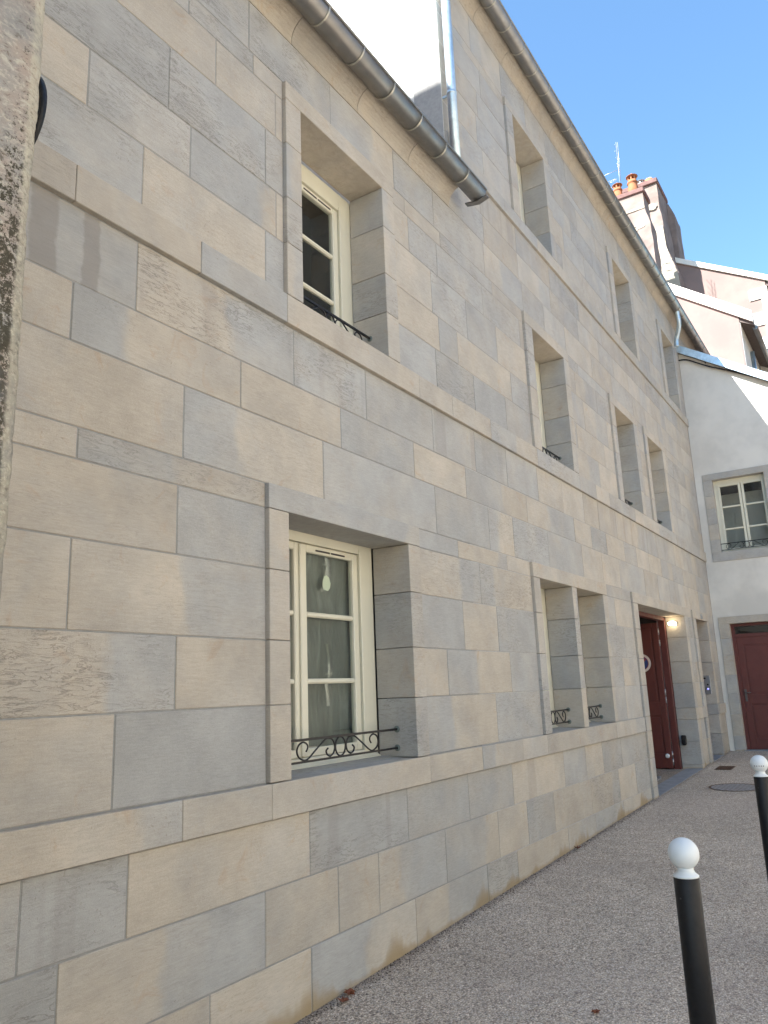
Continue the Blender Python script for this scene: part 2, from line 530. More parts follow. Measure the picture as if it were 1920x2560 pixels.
def shade(code):
    a = code[0]; b = code[-1]
    f = lambda ch: (random.uniform(.02, .22) if ch == 'b' else random.uniform(.74, 1.0))
    ga = f(a); gb = ga if len(code) == 1 else f(b)
    return ga, gb

def rcode():
    r = random.random()
    return 'b' if r < .42 else ('g' if r < .72 else random.choice(('bg', 'gb')))

# openings: x0,x1,z0,z1, surround left x, surround right x, lintel top
OP = [
 dict(k='win', x=(3.36, 4.675), z=(-.44, 1.012), s=(3.19, 4.835), lt=1.157),
 dict(k='win', x=(7.135, 8.035), z=(-.44, 1.012), s=(6.975, 8.105), lt=1.157, pair=0),
 dict(k='win', x=(8.18, 9.09), z=(-.44, 1.012), s=(8.105, 9.25), lt=1.157, pair=1),
 dict(k='door', x=(10.58, 13.33), z=(-1.6, 1.012), s=(10.36, 13.50), lt=1.157),
 dict(k='recess', x=(14.20, 15.14), z=(-1.6, 1.012), s=(14.0, 15.30), lt=1.157),
 dict(k='win', x=(3.525, 4.515), z=(2.375, 3.785), s=(3.37, 4.68), lt=3.918),
 dict(k='win', x=(7.51, 8.48), z=(2.375, 3.785), s=(7.31, 8.65), lt=3.918),
 dict(k='win', x=(10.50, 11.45), z=(2.375, 3.785), s=(10.31, 11.62), lt=3.918),
 dict(k='win', x=(12.24, 13.19), z=(2.375, 3.785), s=(12.07, 13.36), lt=3.918),
 dict(k='win', x=(7.47, 8.43), z=(5.095, 6.47), s=(7.28, 8.60), lt=6.58),
 dict(k='win', x=(11.285, 12.22), z=(5.095, 6.47), s=(11.08, 12.38), lt=6.58),
 dict(k='win', x=(14.33, 15.27), z=(5.095, 6.47), s=(14.12, 15.43), lt=6.58),
]
COURSES = [  # z0, z1, joints, codes (start at x=1.0), splits
 (-1.72, -1.29, [2.81, 3.54, 4.61, 5.66, 6.22, 7.39, 8.2, 9.17, 9.9], ['b', 'b', 'gb', 'bg', 'g', 'b', 'bg', 'g', 'b', 'g'], {2: 4.1, 3: 5.05, 6: 7.75}),
 (-1.29, -.944, [1.2, 2.02, 3.18, 3.79, 4.20, 5.04, 5.90, 6.48, 7.1, 8.135, 9.10, 9.77], ['g', 'g', 'bg', 'b', 'b', 'bg', 'gb', 'b', 'g', 'b', 'bg', 'b', 'g'], {2: 2.54, 5: 4.46, 6: 5.66, 10: 8.82}),
 (-.944, -.616, [1.0, 1.85, 2.33, 3.54, 4.56, 5.43, 6.23, 7.43, 8.06, 8.61, 9.29], ['g', 'g', 'b', 'bg', 'bg', 'bg', 'b', 'bg', 'b', 'g', 'g', 'b'], {3: 2.92, 4: 4.33, 5: 4.75, 7: 6.81}),
 (-.616, -.436, [1.5, 2.60, 3.204, 4.837, 5.65, 6.43, 6.997, 9.10], ['b', 'bg', 'b', 'b', 'b', 'gb', 'b', 'b', 'bg', 'b', 'g'], {1: 2.34, 5: 5.9, 8: 9.9}),
 (-.436, -.048, [1.2, 2.236, 3.22, 6.015, 9.68], ['b', 'b', 'g', 'gb', 'g', 'bg'], {3: 5.23, 5: 9.7}),
 (-.048, .29, [1.3, 2.564, 3.3, 5.214, 6.354, 9.69], ['b', 'bg', 'b', 'b', 'gb', 'g', 'bg'], {1: 2.19, 4: 5.73}),
 (.29, .673, [1.3, 1.98, 3.22, 5.517, 6.147, 9.9], ['b', 'b', 'bg', 'g', 'b', 'g', 'g'], {2: 2.61}),
 (.673, 1.015, [1.6, 2.553, 3.3, 5.862, 7.0], ['g', 'b', 'g', 'bg', 'gb', 'bg'], {3: 5.48, 4: 6.14, 5: 9.83}),
 (1.015, 1.157, [1.3, 1.984, 3.19, 4.835, 5.496, 6.439, 6.975, 9.25, 10.36, 13.9], ['g', 'b', 'gb', 'gb', 'g', 'bg', 'b', 'b', 'g', 'gb', 'b'], {2: 2.53, 3: 4.7, 5: 6.21}),
 (1.157, 1.54, [1.5, 2.581, 3.73, 5.157, 6.107, 6.637, 7.51, 8.555, 9.274, 9.987, 11.18, 11.93], ['b', 'b', 'gb', 'g', 'g', 'gb', 'g', 'g', 'b', 'b', 'g', 'b', 'g'], {2: 2.98}),
 (1.54, 1.82, [1.2, 1.921, 2.989, 3.928, 4.859, 5.711, 7.019, 8.376, 8.961, 9.55, 10.31, 10.9, 11.54], ['b', 'b', 'gb', 'b', 'g', 'b', 'gb', 'bg', 'b', 'g', 'b', 'g', 'b'], {2: 2.22, 6: 6.47, 7: 7.6}),
 (1.82, 2.19, [1.2, 2.264, 3.453, 4.236, 5.178, 5.926, 6.592, 7.356, 8.07, 8.776, 9.323, 10.045, 11.57], ['g', 'g', 'bg', 'g', 'g', 'g', 'g', 'g', 'b', 'b', 'b', 'b', 'bg'], {2: 2.91}),
 (2.19, 2.385, [1.2, 1.889, 2.656, 3.365, 4.95, 5.494, 6.238, 7.354, 8.65, 9.245, 9.783], ['b', 'b', 'b', 'g', 'b', 'b', 'b', 'gb', 'g', 'g', 'b'], {7: 6.8}),
 (2.385, 2.74, [1.3, 2.277, 3.2, 5.296, 5.992, 6.678], ['g', 'g', 'b', 'g', 'g', 'g', 'g'], {}),
 (2.74, 3.06, [1.2, 1.94, 2.589, 3.3, 5.382, 5.714, 6.862], ['g', 'b', 'g', 'gb', 'b', 'g', 'b', 'g'], {3: 3.2}),
 (3.06, 3.455, [1.4, 2.426, 3.2, 4.671, 5.287, 5.933, 6.578], ['b', 'g', 'g', 'g', 'b', 'g', 'g', 'b'], {}),
 (3.455, 3.775, [1.4, 2.08, 2.771, 3.3, 4.943, 5.416], ['g', 'b', 'b', 'b', 'b', 'g', 'g'], {}),
 (3.775, 3.92, [1.3, 2.555, 3.089, 4.9, 5.5], ['b', 'g', 'g', 'b', 'b', 'g'], {}),
 (3.92, 4.29, [1.3, 2.2, 3.05, 3.9, 4.75, 5.4], ['g', 'b', 'g', 'g', 'gb', 'g'], {}),
 (4.29, 4.61, [], [], {}), (4.61, 4.93, [], [], {}), (4.93, 5.095, [], [], {}),
 (5.095, 5.44, [], [], {}), (5.44, 5.80, [], [], {}), (5.80, 6.12, [], [], {}), (6.12, 6.46, [], [], {}),
 (6.46, 6.58, [], [], {}), (6.58, 7.04, [], [], {}),
]
BANDS = {3, 12, 21}
G = .0035   # half joint
count = 0
for ci, (z0, z1, js, codes, spl) in enumerate(COURSES):
    band = ci in BANDS
    xstart = 1.0 if z1 < 4.3 else XS+.004
    xend = XE if z0 < 6.3 else 18.95
    edges = [xstart]
    for j in js:
        if j > edges[-1]+.15: edges.append(j)
    lastgiven = len(edges)-1
    lo, hi = (.9, 1.35) if (z1-z0) < .25 else (.62, 1.08)
    while edges[-1] < xend-.5*lo:
        edges.append(edges[-1]+random.uniform(lo, hi))
    edges[-1] = xend
    prev = 'b'
    for i in range(len(edges)-1):
        a, bx = edges[i], edges[i+1]
        code = codes[i] if i < len(codes) else rcode()
        ga, gb = shade(code)
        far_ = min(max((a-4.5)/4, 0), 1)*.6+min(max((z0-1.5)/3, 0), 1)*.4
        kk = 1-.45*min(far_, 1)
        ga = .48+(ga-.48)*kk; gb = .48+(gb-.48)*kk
        sp = spl.get(i, a+(bx-a)*random.uniform(.3, .7))
        tone = random.uniform(.925, 1.06)
        # pieces left after the window surrounds are cut out
        segs = [(a, bx)]
        for o in OP:
            zz0 = o['z'][0]; zz1 = o['lt']
            if band and o['k'] == 'win': continue
            if z1 > zz0+.02 and z0 < zz1-.02:
                s0, s1 = o['s']
                ns = []
                for (p, r) in segs:
                    if r <= s0 or p >= s1: ns.append((p, r)); continue
                    if p < s0: ns.append((p, s0))
                    if r > s1: ns.append((s1, r))
                segs = ns
        for (p, r) in segs:
            if r-p < .06: continue
            yy = Y0+random.uniform(-.0008, .0012)-(.028 if band else 0)
            y1 = Y0+(.30 if band else .09)
            streak = 0.0
            if ci in (2, 11, 20): streak = random.choice((0, 0, .3, .5))
            if ci == 11 and p < 1.8: streak = 1.0
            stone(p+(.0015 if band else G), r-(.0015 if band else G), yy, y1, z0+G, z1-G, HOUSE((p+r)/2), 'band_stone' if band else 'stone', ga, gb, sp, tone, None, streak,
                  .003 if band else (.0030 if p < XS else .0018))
            count += 1

# window and door surrounds, each jamb block runs through the reveal
zl = [c[0] for c in COURSES]+[7.04]
for o in OP:
    par = HOUSE(o['x'][0])
    x0, x1 = o['x']; z0, z1 = o['z']; s0, s1 = o['s']
    yd = 3.08 if o['k'] != 'recess' else 3.16
    zs = [z for z in zl if z0+.03 < z < z1-.05]
    zz = [z0 if o['k'] == 'win' else -1.72]+zs+[z1]
    if o['k'] == 'win': zz[0] = {True: -.436, False: (2.385 if z0 < 4 else 5.095)}[z0 < 0]
    for side in (0, 1):
        if o.get('pair') == 1 and side == 0: continue
        for a, b_ in zip(zz[:-1], zz[1:]):
            c = rcode()
            if s0 == 3.19:
                c = (['b', 'b', 'b', 'b'], ['g', 'b', 'g', 'b'])[side][min(zz.index(a), 3)]
            ga, gb = shade(c)
            if side == 0: xa, xb = s0, x0
            else:
                xa, xb = x1, s1
                if o.get('pair') == 0: xb = OP[2]['x'][0]
            ga = .45+(ga-.45)*.7; gb = .45+(gb-.45)*.7
            stone(xa+.001, xb-.001, Y0-.028, yd, a+.002, b_-.002, par, 'jamb_stone', ga, gb, (xa+xb)/2, random.uniform(.95, 1.04),
                  None, 0, .003)
    if o.get('pair') == 1: continue
    sx1 = OP[2]['s'][1] if o.get('pair') == 0 else s1
    ga, gb = shade('b')
    if o['s'][0] == 3.19: ga, gb = .85, .35
    stone(s0, sx1, Y0-.028, yd, z1+.002, o['lt']-.002, par, 'lintel', ga, gb, sx1-.2, 1.0, .3, 0, .003)
    if o['k'] == 'win':
        # sloping sill shelf inside the reveal
        mb = MB()
        xr = OP[2]['x'][1] if o.get('pair') == 0 else x1
        zt = zz[0]
        mb.prism([(Y0+.02, zt-.05), (Y0+.02, zt-.012), (3.09, zt+.015), (3.09, zt-.05)], x0+.001, xr-.001, 'x')
        s_ = mb.build('sill', M['stone'], par)
        for k_, v_ in (('grey_left', .75), ('grey_right', .75), ('split', 0.), ('tone', 1.), ('veins', .3), ('streak', 0.)): s_[k_] = v_

# wall cores (mortar behind the blocks), split round the openings
def core(parent, xa, xb, zb, zt, ya=Y0+.0035, yb=3.10, mat=None):
    mb = MB()
    ops = [o for o in OP if xa < (o['s'][0]+o['s'][1])/2 < xb]
    xcuts = sorted(set([xa, xb]+[v for o in ops for v in (o['s'][0]+.01, o['s'][1]-.01)]))
    for p, r in zip(xcuts[:-1], xcuts[1:]):
        mid = (p+r)/2
        blocks = sorted([(o['z'][0]-.15, o['lt']-.01) for o in ops if o['s'][0] < mid < o['s'][1]])
        z = zb
        for (b0, b1) in blocks:
            if b0 > z: mb.box(p, r, ya, yb, z, b0)
            z = max(z, b1)
        if z < zt: mb.box(p, r, ya, yb, z, zt)
    return mb.build('wall', mat or M['mortar'], parent)
core(low, .96, XS, -1.75, 4.30, Y0+.0042, 3.10, M['mortar_near'])
core(tall, XS, XE, -1.75, 7.05)
core(tall, XE, 18.95, 5.6, 7.05)

# cornices
def cornice(parent, xa, xb, zb, js):
    prof = [(Y0-.002, zb)]
    for i in range(9):
        a = math.pi/2*i/8
        prof.append((Y0-.145*(1-math.cos(a)), zb+.02+.15*math.sin(a)))
    prof += [(Y0-.155, zb+.19), (Y0-.155, zb+.22), (Y0+.2, zb+.22), (Y0+.2, zb)]
    ed = [xa]+[j for j in js if xa < j < xb]+[xb]
    for a, b_ in zip(ed[:-1], ed[1:]):
        mb = MB(); mb.prism(prof[::-1], a+.0025, b_-.0025, 'x')
        for i in range(len(mb.f)): mb.sm[i] = False
        o = mb.build('cornice_stone', M['stone'], parent)
        g = random.uniform(.02, .3)
        for k_, v_ in (('grey_left', g), ('grey_right', g), ('split', 0.), ('tone', random.uniform(.93, 1.02)), ('veins', .6), ('streak', 0.)): o[k_] = v_
cornice(low, 1.0, XS+.01, 4.29, [1.9, 2.7, 3.47, 4.25, 5.0])
cornice(tall, XS-.0, 18.95, 7.04, [5.85+.75*i for i in range(1, 18)])

# gutters
def gutter(parent, xa, xb, yc, zc, r, ring0, step, endcap=None):
    # half round shell
    mb = MB(); seg = 14
    out = [(yc+r*math.cos(math.pi+math.pi*i/seg), zc+r*math.sin(math.pi+math.pi*i/seg)) for i in range(seg+1)]
    inn = [(yc+(r-.004)*math.cos(math.pi+math.pi*i/seg), zc+(r-.004)*math.sin(math.pi+math.pi*i/seg)) for i in range(seg+1)]
    prof = out+inn[::-1]
    mb.prism(prof, xa, xb, 'x')
    for i in range(seg): mb.sm[i] = True
    gt = mb.build('gutter', M['zinc'], parent)
    # rolled front bead
    b = MB(); b.tube([(xa, yc-r-.002, zc+.004), (xb, yc-r-.002, zc+.004)], .010, 8)
    b.build('bead', M['zinc'], gt)
    x = ring0
    while x < xb-.05:
        q = MB()
        ri = [(yc+(r+.006)*math.cos(math.pi+math.pi*i/seg), zc+(r+.006)*math.sin(math.pi+math.pi*i/seg)) for i in range(seg+1)]
        r2 = [(yc+(r-.001)*math.cos(math.pi+math.pi*i/seg), zc+(r-.001)*math.sin(math.pi+math.pi*i/seg)) for i in range(seg+1)]
        q.prism(ri+r2[::-1], x-.007, x+.007, 'x')
        q.build('gutter_ring', M['zinc_ring'], gt)
        x += step
    return gt
gl_ = gutter(low, 1.0, 5.93, 2.60, 4.470, .088, 1.47, .41)
# end stop of the low gutter and the lead tray under it
mb = MB(); mb.prism([(2.60+.088*math.cos(math.pi+math.pi*i/14), 4.47+.088*math.sin(math.pi+math.pi*i/14)) for i in range(15)], 5.925, 5.932, 'x')
mb.build('end_stop', M['zinc'], gl_)
mb = MB(); mb.prism([(2.50, 4.39), (2.50, 4.402), (2.60, 4.380), (2.72, 4.40), (2.72, 4.388), (2.60, 4.364)], 5.895, 5.95, 'x')
mb.build('lead_tray', M['zinc'], low)
gt_ = gutter(tall, XS-.15, 18.95, 2.60, 7.215, .086, 5.82, .39)

# roofs
mb = MB(); mb.prism([(2.585, 4.545), (2.585, 4.57), (7.2, 8.62), (7.2, 8.55), (2.75, 4.55)], 1.0, XS-.01, 'x')
mb.build('roof', M['roof'], low)
mb = MB(); mb.prism([(2.585, 7.295), (2.585, 7.325), (7.2, 11.3), (12, 7.3), (7.2, 11.2), (2.75, 7.29)], XS-.12, 18.97, 'x')
rf = mb.build('roof', M['roof'], tall)
# zinc hooks on the eave edge
for i in range(12):
    b = MB(); x = 6.4+i*.97
    b.box(x, x+.010, 2.565, 2.585, 7.30, 7.365)
    b.build('roof_hook', M['steel'], rf)
for i in range(4):
    b = MB(); x = 1.9+i*.97
    b.box(x, x+.010, 2.565, 2.585, 4.55, 4.60)
    b.build('roof_hook', M['steel'], low)

# white gable of the tall wing above the low roof
mb = MB(); mb.prism([(2.802, 4.3), (2.802, 7.2), (7.2, 11.1), (7.2, 4.3)], XS+.001, XS+.12, 'x')
mb.build('gable_wall', M['white_render'], tall)
# back and side masses so the houses read solid from the side
mb = MB(); mb.box(XS+.13, 15.88, 4.6, 7.0, -1.7, 7.0)
mb.build('rear_wall', M['white_render'], tall)

# downpipe beside the gable
mb = MB(); mb.tube([(5.735, 2.705, 7.12), (5.735, 2.705, 4.52)], .044, 20)
dp = mb.build('downpipe', M['zinc_new'], tall)
for z in (6.9, 5.45):
    b = MB(); b.tube([(5.735, 2.705, z), (5.735, 2.705, z+.03)], .048, 20); b.box(5.725, 5.745, 2.75, 2.80, z+.005, z+.025)
    b.build('collar', M['zinc_new'], dp)
# swan-neck pipe at the far end
def bez(pts, n=24):
    P = [Vector(p) for p in pts]; out = []
    for i in range(len(P)-1):
        p0 = P[max(i-1, 0)]; p1 = P[i]; p2 = P[i+1]; p3 = P[min(i+2, len(P)-1)]
        for k in range(n):
            t = k/n
            out.append(.5*((2*p1)+(-p0+p2)*t+(2*p0-5*p1+4*p2-p3)*t*t+(-p0+3*p1-3*p2+p3)*t**3))
    out.append(P[-1]); return out
mb = MB(); mb.tube(bez([(15.25, 2.60, 7.14), (15.27, 2.60, 7.05), (15.3, 2.60, 6.92), (15.42, 2.66, 6.80), (15.5, 2.72, 6.68), (15.5, 2.735, 6.52)], 8), .042, 16)
mb.build('swan_neck_pipe', M['zinc_new'], tall)

# ------------------------------------------------------------------ windows
def scroll_pts(c, hw, zb, zt, y, mx=1):
    ps = [(-.80,.45),(-.765,.62),(-.78,.80),(-.86,.92),(-.95,.82),(-1,.55),(-.97,.25),(-.89,.08),(-.82,.03),(-.74,.12),(-.58,.48),(-.42,.83),(-.35,.95),(-.28,.97),(-.19,.88),(-.14,.55),(-.17,.22),(-.25,.07),(-.32,.16),(-.345,.35),(-.30,.48)]
    H = zt-zb
    return bez([(c+mx*a*hw, y, zb+b*H) for a, b in ps], 4)

def railing(parent, x0, x1, zsill, y=2.93):
    c = (x0+x1)/2; zt = zsill+.182; zb = zsill+.060
    mb = MB(); mb.box(x0-.004, x1+.004, y-.007, y+.007, zt-.007, zt+.007); mb.box(x0-.004, x1+.004, y-.006, y+.006, zb-.006, zb+.006)
    r = mb.build('railing', M['iron'], parent)
    hw = min(.42, (x1-x0)/2*.78)
    for mx in (1, -1):
        b = MB(); b.tube(scroll_pts(c, hw, zb+.004, zt-.004, y, mx), .0055, 6)
        b.build('scroll', M['iron'], r)
    b = MB(); b.tube([(c+.052*math.cos(a), y, (zt+zb)/2+.056*math.sin(a)) for a in [2*math.pi*i/20 for i in range(21)]], .0055, 6, False)
    b.build('ring', M['iron'], r)
    for z in (zt, zb):
        b = MB(); b.lathe([(.022, 0), (.022, -.004), (.012, -.006)], (x1-.001, y, z), 14, 'x')
        b.build('anchor', M['patina'], r)
    return r

def leaf_frame(x0, x1, z0, z1, y, st=.06, th=.045, rails=2, top=.05, bot=.05):
    """sash: frame + glazing bars, panes returned as rects"""
    mb = MB()
    mb.cbox(x0, x0+st, y, y+th, z0, z1, .006); mb.cbox(x1-st, x1, y, y+th, z0, z1, .006)
    mb.cbox(x0+st, x1-st, y+.001, y+th-.001, z1-top, z1, .005); mb.cbox(x0+st, x1-st, y+.001, y+th-.001, z0, z0+bot, .005)
    zz0 = z0+bot; zz1 = z1-top; h = (zz1-zz0-rails*.032)/(rails+1); panes = []
    for i in range(rails+1):
        pz0 = zz0+i*(h+.032)
        panes.append((x0+st, x1-st, pz0, pz0+h))
        if i: mb.cbox(x0+st, x1-st, y+.003, y+th-.006, pz0-.032, pz0, .009)
    return mb, panes

def window(parent, xl, xr, z0, z1, meet, right_edge, left_edge, frame_top, bottom, rooms=True, y=3.09):
    """two-leaf casement set behind the reveal"""
    mb = MB()
    mb.cbox(left_edge-.12, left_edge, y-.005, y+.09, bottom-.06, frame_top+.08, .006)
    mb.box(right_edge, right_edge+.16, y-.005, y+.09, bottom-.06, frame_top+.08)
    mb.cbox(right_edge-.004, right_edge+.035, y-.014, y, bottom, frame_top+.03, .006)
    mb.box(left_edge-.12, right_edge+.16, y-.004, y+.09, frame_top, frame_top+.14)
    mb.cbox(left_edge, right_edge, y-.012, y+.09, bottom-.05, bottom, .008)
    fr = mb.build('window', M['cream'], parent)
    # sill nose
    b = MB(); b.prism([(y-.045, bottom-.075), (y-.045, bottom-.045), (y, bottom-.02), (y+.02, bottom-.02), (y+.02, bottom-.075)], xl-.02, xr-.035, 'x')
    b.build('window_sill', M['cream'], fr)
    for (a, c_) in ((left_edge, meet-.002), (meet+.002, right_edge)):
        sb, panes = leaf_frame(a, c_, bottom+.002, frame_top-.004, y+.01, .06 if a != left_edge else .06)
        sh = sb.build('sash', M['cream'], fr)
        for (px0, px1, pz0, pz1) in panes:
            g = MB(); g.box(px0-.004, px1+.004, y+.030, y+.036, pz0-.004, pz1+.004)
            g.build('pane', M['glass'], fr)
    b = MB(); b.cbox(meet-.022, meet+.022, y-.006, y+.012, bottom+.01, frame_top-.01, .006)
    b.build('meeting_bar', M['cream'], fr)
    b = MB(); rx = meet+.16
    for s in (0, 1):
        b.cbox(rx+s*.17, rx+.155+s*.17, y+.0065, y+.0115, frame_top-.040, frame_top-.029, .001)
    b.build('vent_slot', M['dark'], fr)
    # room behind
    b = MB()
    X0, X1, Z0, Z1, YA, YB = left_edge-.5, right_edge+.5, bottom-.5, frame_top+.25, y+.10, y+1.5
    b.quad((X0, YB, Z0), (X1, YB, Z0), (X1, YB, Z1), (X0, YB, Z1))
    b.quad((X0, YA, Z0), (X0, YB, Z0), (X0, YB, Z1), (X0, YA, Z1))
    b.quad((X1, YA, Z0), (X1, YB, Z0), (X1, YB, Z1), (X1, YA, Z1))
    b.quad((X0, YA, Z1), (X1, YA, Z1), (X1, YB, Z1), (X0, YB, Z1))
    b.quad((X0, YA, Z0), (X1, YA, Z0), (X1, YB, Z0), (X0, YB, Z0))
    b.quad((X0, YA, Z0), (left_edge-.1, YA, Z0), (left_edge-.1, YA, Z1), (X0, YA, Z1))
    b.quad((right_edge+.15, YA, Z0), (X1, YA, Z0), (X1, YA, Z1), (right_edge+.15, YA, Z1))
    b.quad((left_edge-.1, YA, Z0), (right_edge+.15, YA, Z0), (right_edge+.15, YA, bottom-.05), (left_edge-.1, YA, bottom-.05))
    b.quad((left_edge-.1, YA, frame_top+.13), (right_edge+.15, YA, frame_top+.13), (right_edge+.15, YA, Z1), (left_edge-.1, YA, Z1))
    b.build('room', M['room'], fr)
    return fr

w1 = window(low, 3.36, 4.675, -.44, 1.012, 3.865, 4.505, 3.235, .955, -.375)
railing(low, 3.36, 4.675, -.436)
# plastic sheet behind the right leaf, and a torn label on the glass
mb = MB(); n = 14
for i in range(n+1):
    for j in range(n+1):
        x = 3.90+.88*i/n; z = -.40+1.37*j/n
        mb.v.append((x, 3.165+.02*mnoise.noise(Vector((x*4, 3, z*2.2))), z))
for i in range(n):
    for j in range(n):
        a = i*(n+1)+j
        mb.f.append((a, a+n+1, a+n+2, a+1)); mb.sm.append(True)
mb.build('plastic_sheet', M['film'], w1)
mb = MB(); mb.prism([(4.125, .675), (4.118, .70), (4.122, .735), (4.14, .765), (4.165, .772), (4.19, .758), (4.205, .72), (4.198, .69), (4.175, .668)], 3.117, 3.119, 'y')
mb.build('label_remnant', M['sticker'], w1)
window(low, 3.525, 4.515, 2.375, 3.785, 3.80, 4.375, 3.40, 3.63, 2.41)
railing(low, 3.525, 4.515, 2.385)
for o in OP[1:]:
    if o['k'] != 'win' or o['x'][0] == 3.525: continue
    x0, x1 = o['x']; zb = o['z'][0]+(.004 if o['z'][0] < 0 else .01)
    wd = window(tall, x0, x1, o['z'][0], o['z'][1], (x0+x1)/2, x1-.125, x0+.05, o['z'][1]-.09, zb+.06)
    railing(tall, x0, x1, zb)

# ------------------------------------------------------------------ gateway
# passage behind, frame, leaf standing open, sign, lamp
mb = MB()
X0, X1, YA, YB, Z0, Z1 = 10.3, 13.36, 3.23, 7.5, -1.55, 1.25
mb.quad((X0, YB, Z0), (X1, YB, Z0), (X1, YB, Z1), (X0, YB, Z1))
mb.quad((X0, YA, Z0), (X0, YB, Z0), (X0, YB, Z1), (X0, YA, Z1))
mb.quad((X1, YA, Z0), (X1, YB, Z0), (X1, YB, Z1), (X1, YA, Z1))
mb.quad((X0, YA, Z1), (X1, YA, Z1), (X1, YB, Z1), (X0, YB, Z1))
mb.build('passage_wall', M['dark'], tall)
mb = MB()
mb.cbox(13.235, 13.33, 3.082, 3.18, -1.40, 1.0, .004)
mb.cbox(10.50, 13.235, 3.082, 3.18, .955, 1.05, .004)
mb.cbox(10.58, 10.66, 3.082, 3.18, -1.46, .955, .004)
mb.build('door_frame', M['red'], tall)
mb = MB()
hx = 13.20
mb.box(hx, hx+.045, 3.19, 4.46, -1.345, .925)
leaf = mb.build('door_leaf', M['red'], tall)
b = MB()
for (a, c_, z0, z1) in ((3.19, 3.275, -1.345, .925), (4.37, 4.46, -1.345, .925), (3.275, 4.37, .86, .925), (3.275, 4.37, -.54, -.33), (3.275, 4.37, -1.345, -1.12)):
    b.cbox(hx-.016, hx-.0005, a, c_, z0, z1, .005)
b.build('door_rail', M['red'], leaf)
for (z0, z1) in ((-.30, .83), (-1.09, -.57)):
    b = MB(); b.cbox(hx-.010, hx-.0005, 3.305, 4.34, z0, z1, .008)
    b.build('door_panel', M['red'], leaf)
for z in (.78, .60, -.18, -.30, -1.14, -1.25):
    b = MB(); b.tube([(hx+.012, 3.183, z-.05), (hx+.012, 3.183, z+.05)], .011, 10)
    b.build('hinge', M['steel'], leaf)
b = MB(); b.lathe([(.018, 0), (.020, -.015), (.034, -.028), (.032, -.05), (.015, -.058)], (hx-.016, 3.245, -1.155), 16, 'x')
b.build('door_buffer', M['white_gloss'], leaf)
# no-parking disc on the leaf
def disc(name, mat, r0, r1, x, yc, zc, parent, th=.002, seg=48):
    q = MB()
    pr = []
    if r0 <= 0:
        q.lathe([(r1, 0), (r1, -th)], (x, yc, zc), seg, 'x', False)
    else:
        for i in range(seg):
            a0 = 2*math.pi*i/seg; a1 = 2*math.pi*(i+1)/seg
            P = lambda r, a, d: (x-d, yc+r*math.cos(a), zc+r*math.sin(a))
            q.quad(P(r0, a0, th), P(r1, a0, th), P(r1, a1, th), P(r0, a1, th))
            q.quad(P(r1, a0, 0), P(r1, a0, th), P(r1, a1, th), P(r1, a1, 0))
    return q.build(name, mat, parent)
SY, SZ = 3.50, .29
sg = disc('no_parking_sign', M['sign_white'], 0, .148, hx-.0105, SY, SZ, leaf, .003)
WL[sg.name] = WL[sg.name]
disc('sign_field', M['sign_blue'], 0, .106, hx-.0135, SY, SZ, leaf, .002)
disc('sign_ring', M['sign_red'], .104, .113, hx-.0135, SY, SZ, leaf, .0025)
b = MB(); dd = .098/math.sqrt(2); e = .011
b.prism([(SY+dd-e, SZ-dd-e), (SY+dd+e, SZ-dd+e), (SY-dd+e, SZ+dd+e), (SY-dd-e, SZ+dd-e)], hx-.0172, hx-.0156, 'x')
b.build('sign_bar', M['sign_red'], leaf)

# threshold slab, floor latch
mb = MB()
mb.quad((10.58, 2.775, gz(10.58)+.006), (13.33, 2.775, gz(13.33)+.006), (13.33, 3.20, gz(13.33)-.004), (10.58, 3.20, gz(10.58)-.004))
mb.quad((10.58, 2.775, gz(10.58)-.05), (13.33, 2.775, gz(13.33)-.05), (13.33, 2.775, gz(13.33)+.006), (10.58, 2.775, gz(10.58)+.006))
mb.quad((10.3, 3.20, gz(10.4)-.004), (13.36, 3.20, gz(13.36)-.004), (13.36, 7.5, -1.36), (10.3, 7.5, -1.38))
mb.build('threshold', M['concrete'], tall)
b = MB(); b.cbox(11.95, 12.07, 3.12, 3.18, -1.40, -1.365, .004); b.cbox(12.07, 12.10, 3.11, 3.19, -1.40, -1.345, .004)
b.build('floor_latch', M['steel'], tall)
# door closer / cigarette box on the right reveal
b = MB(); b.cbox(13.255, 13.328, 2.965, 3.035, -1.0, -.85, .014)
bx = b.build('wall_box', M['black_gloss'], tall)
# lit lamp on the right reveal
b = MB(); b.cbox(13.31, 13.329, 2.895, 3.045, .875, .935, .006)
lm = b.build('wall_lamp', M['zinc'], tall)
b = MB()
b.prism([(2.905, .872), (3.015, .872), (3.035, .912), (2.985, .934), (2.935, .934), (2.91, .915)], 13.25, 13.309, 'x')
b.build('lamp_shade', M['lamp'], lm)

# small doorway with intercom
mb = MB(); mb.box(14.0, 15.3, 3.19, 3.24, -1.45, 1.1)
sdoor = mb.build('side_door', M['red'], tall)
b = MB(); b.quad((14.2, 2.775, gz(14.2)+.012), (15.14, 2.775, gz(15.14)+.012), (15.14, 3.19, gz(15.14)+.012), (14.2, 3.19, gz(14.2)+.012))
b.quad((14.2, 2.775, gz(14.2)-.05), (15.14, 2.775, gz(15.14)-.05), (15.14, 2.775, gz(15.14)+.012), (14.2, 2.775, gz(14.2)+.012))
b.build('threshold', M['concrete'], tall)
b = MB(); b.cbox(15.128, 15.139, 2.845, 3.005, -.26, .06, .003)
ic = b.build('intercom', M['steel'], tall)
b = MB(); b.cbox(15.124, 15.129, 2.915, 2.955, 0.0, .026, .001); b.build('camera_eye', M['black_gloss'], ic)
b = MB(); b.lathe([(.014, 0), (.014, -.004)], (15.129, 2.893, -.098), 16, 'x'); b.build('reader', M['black_gloss'], ic)
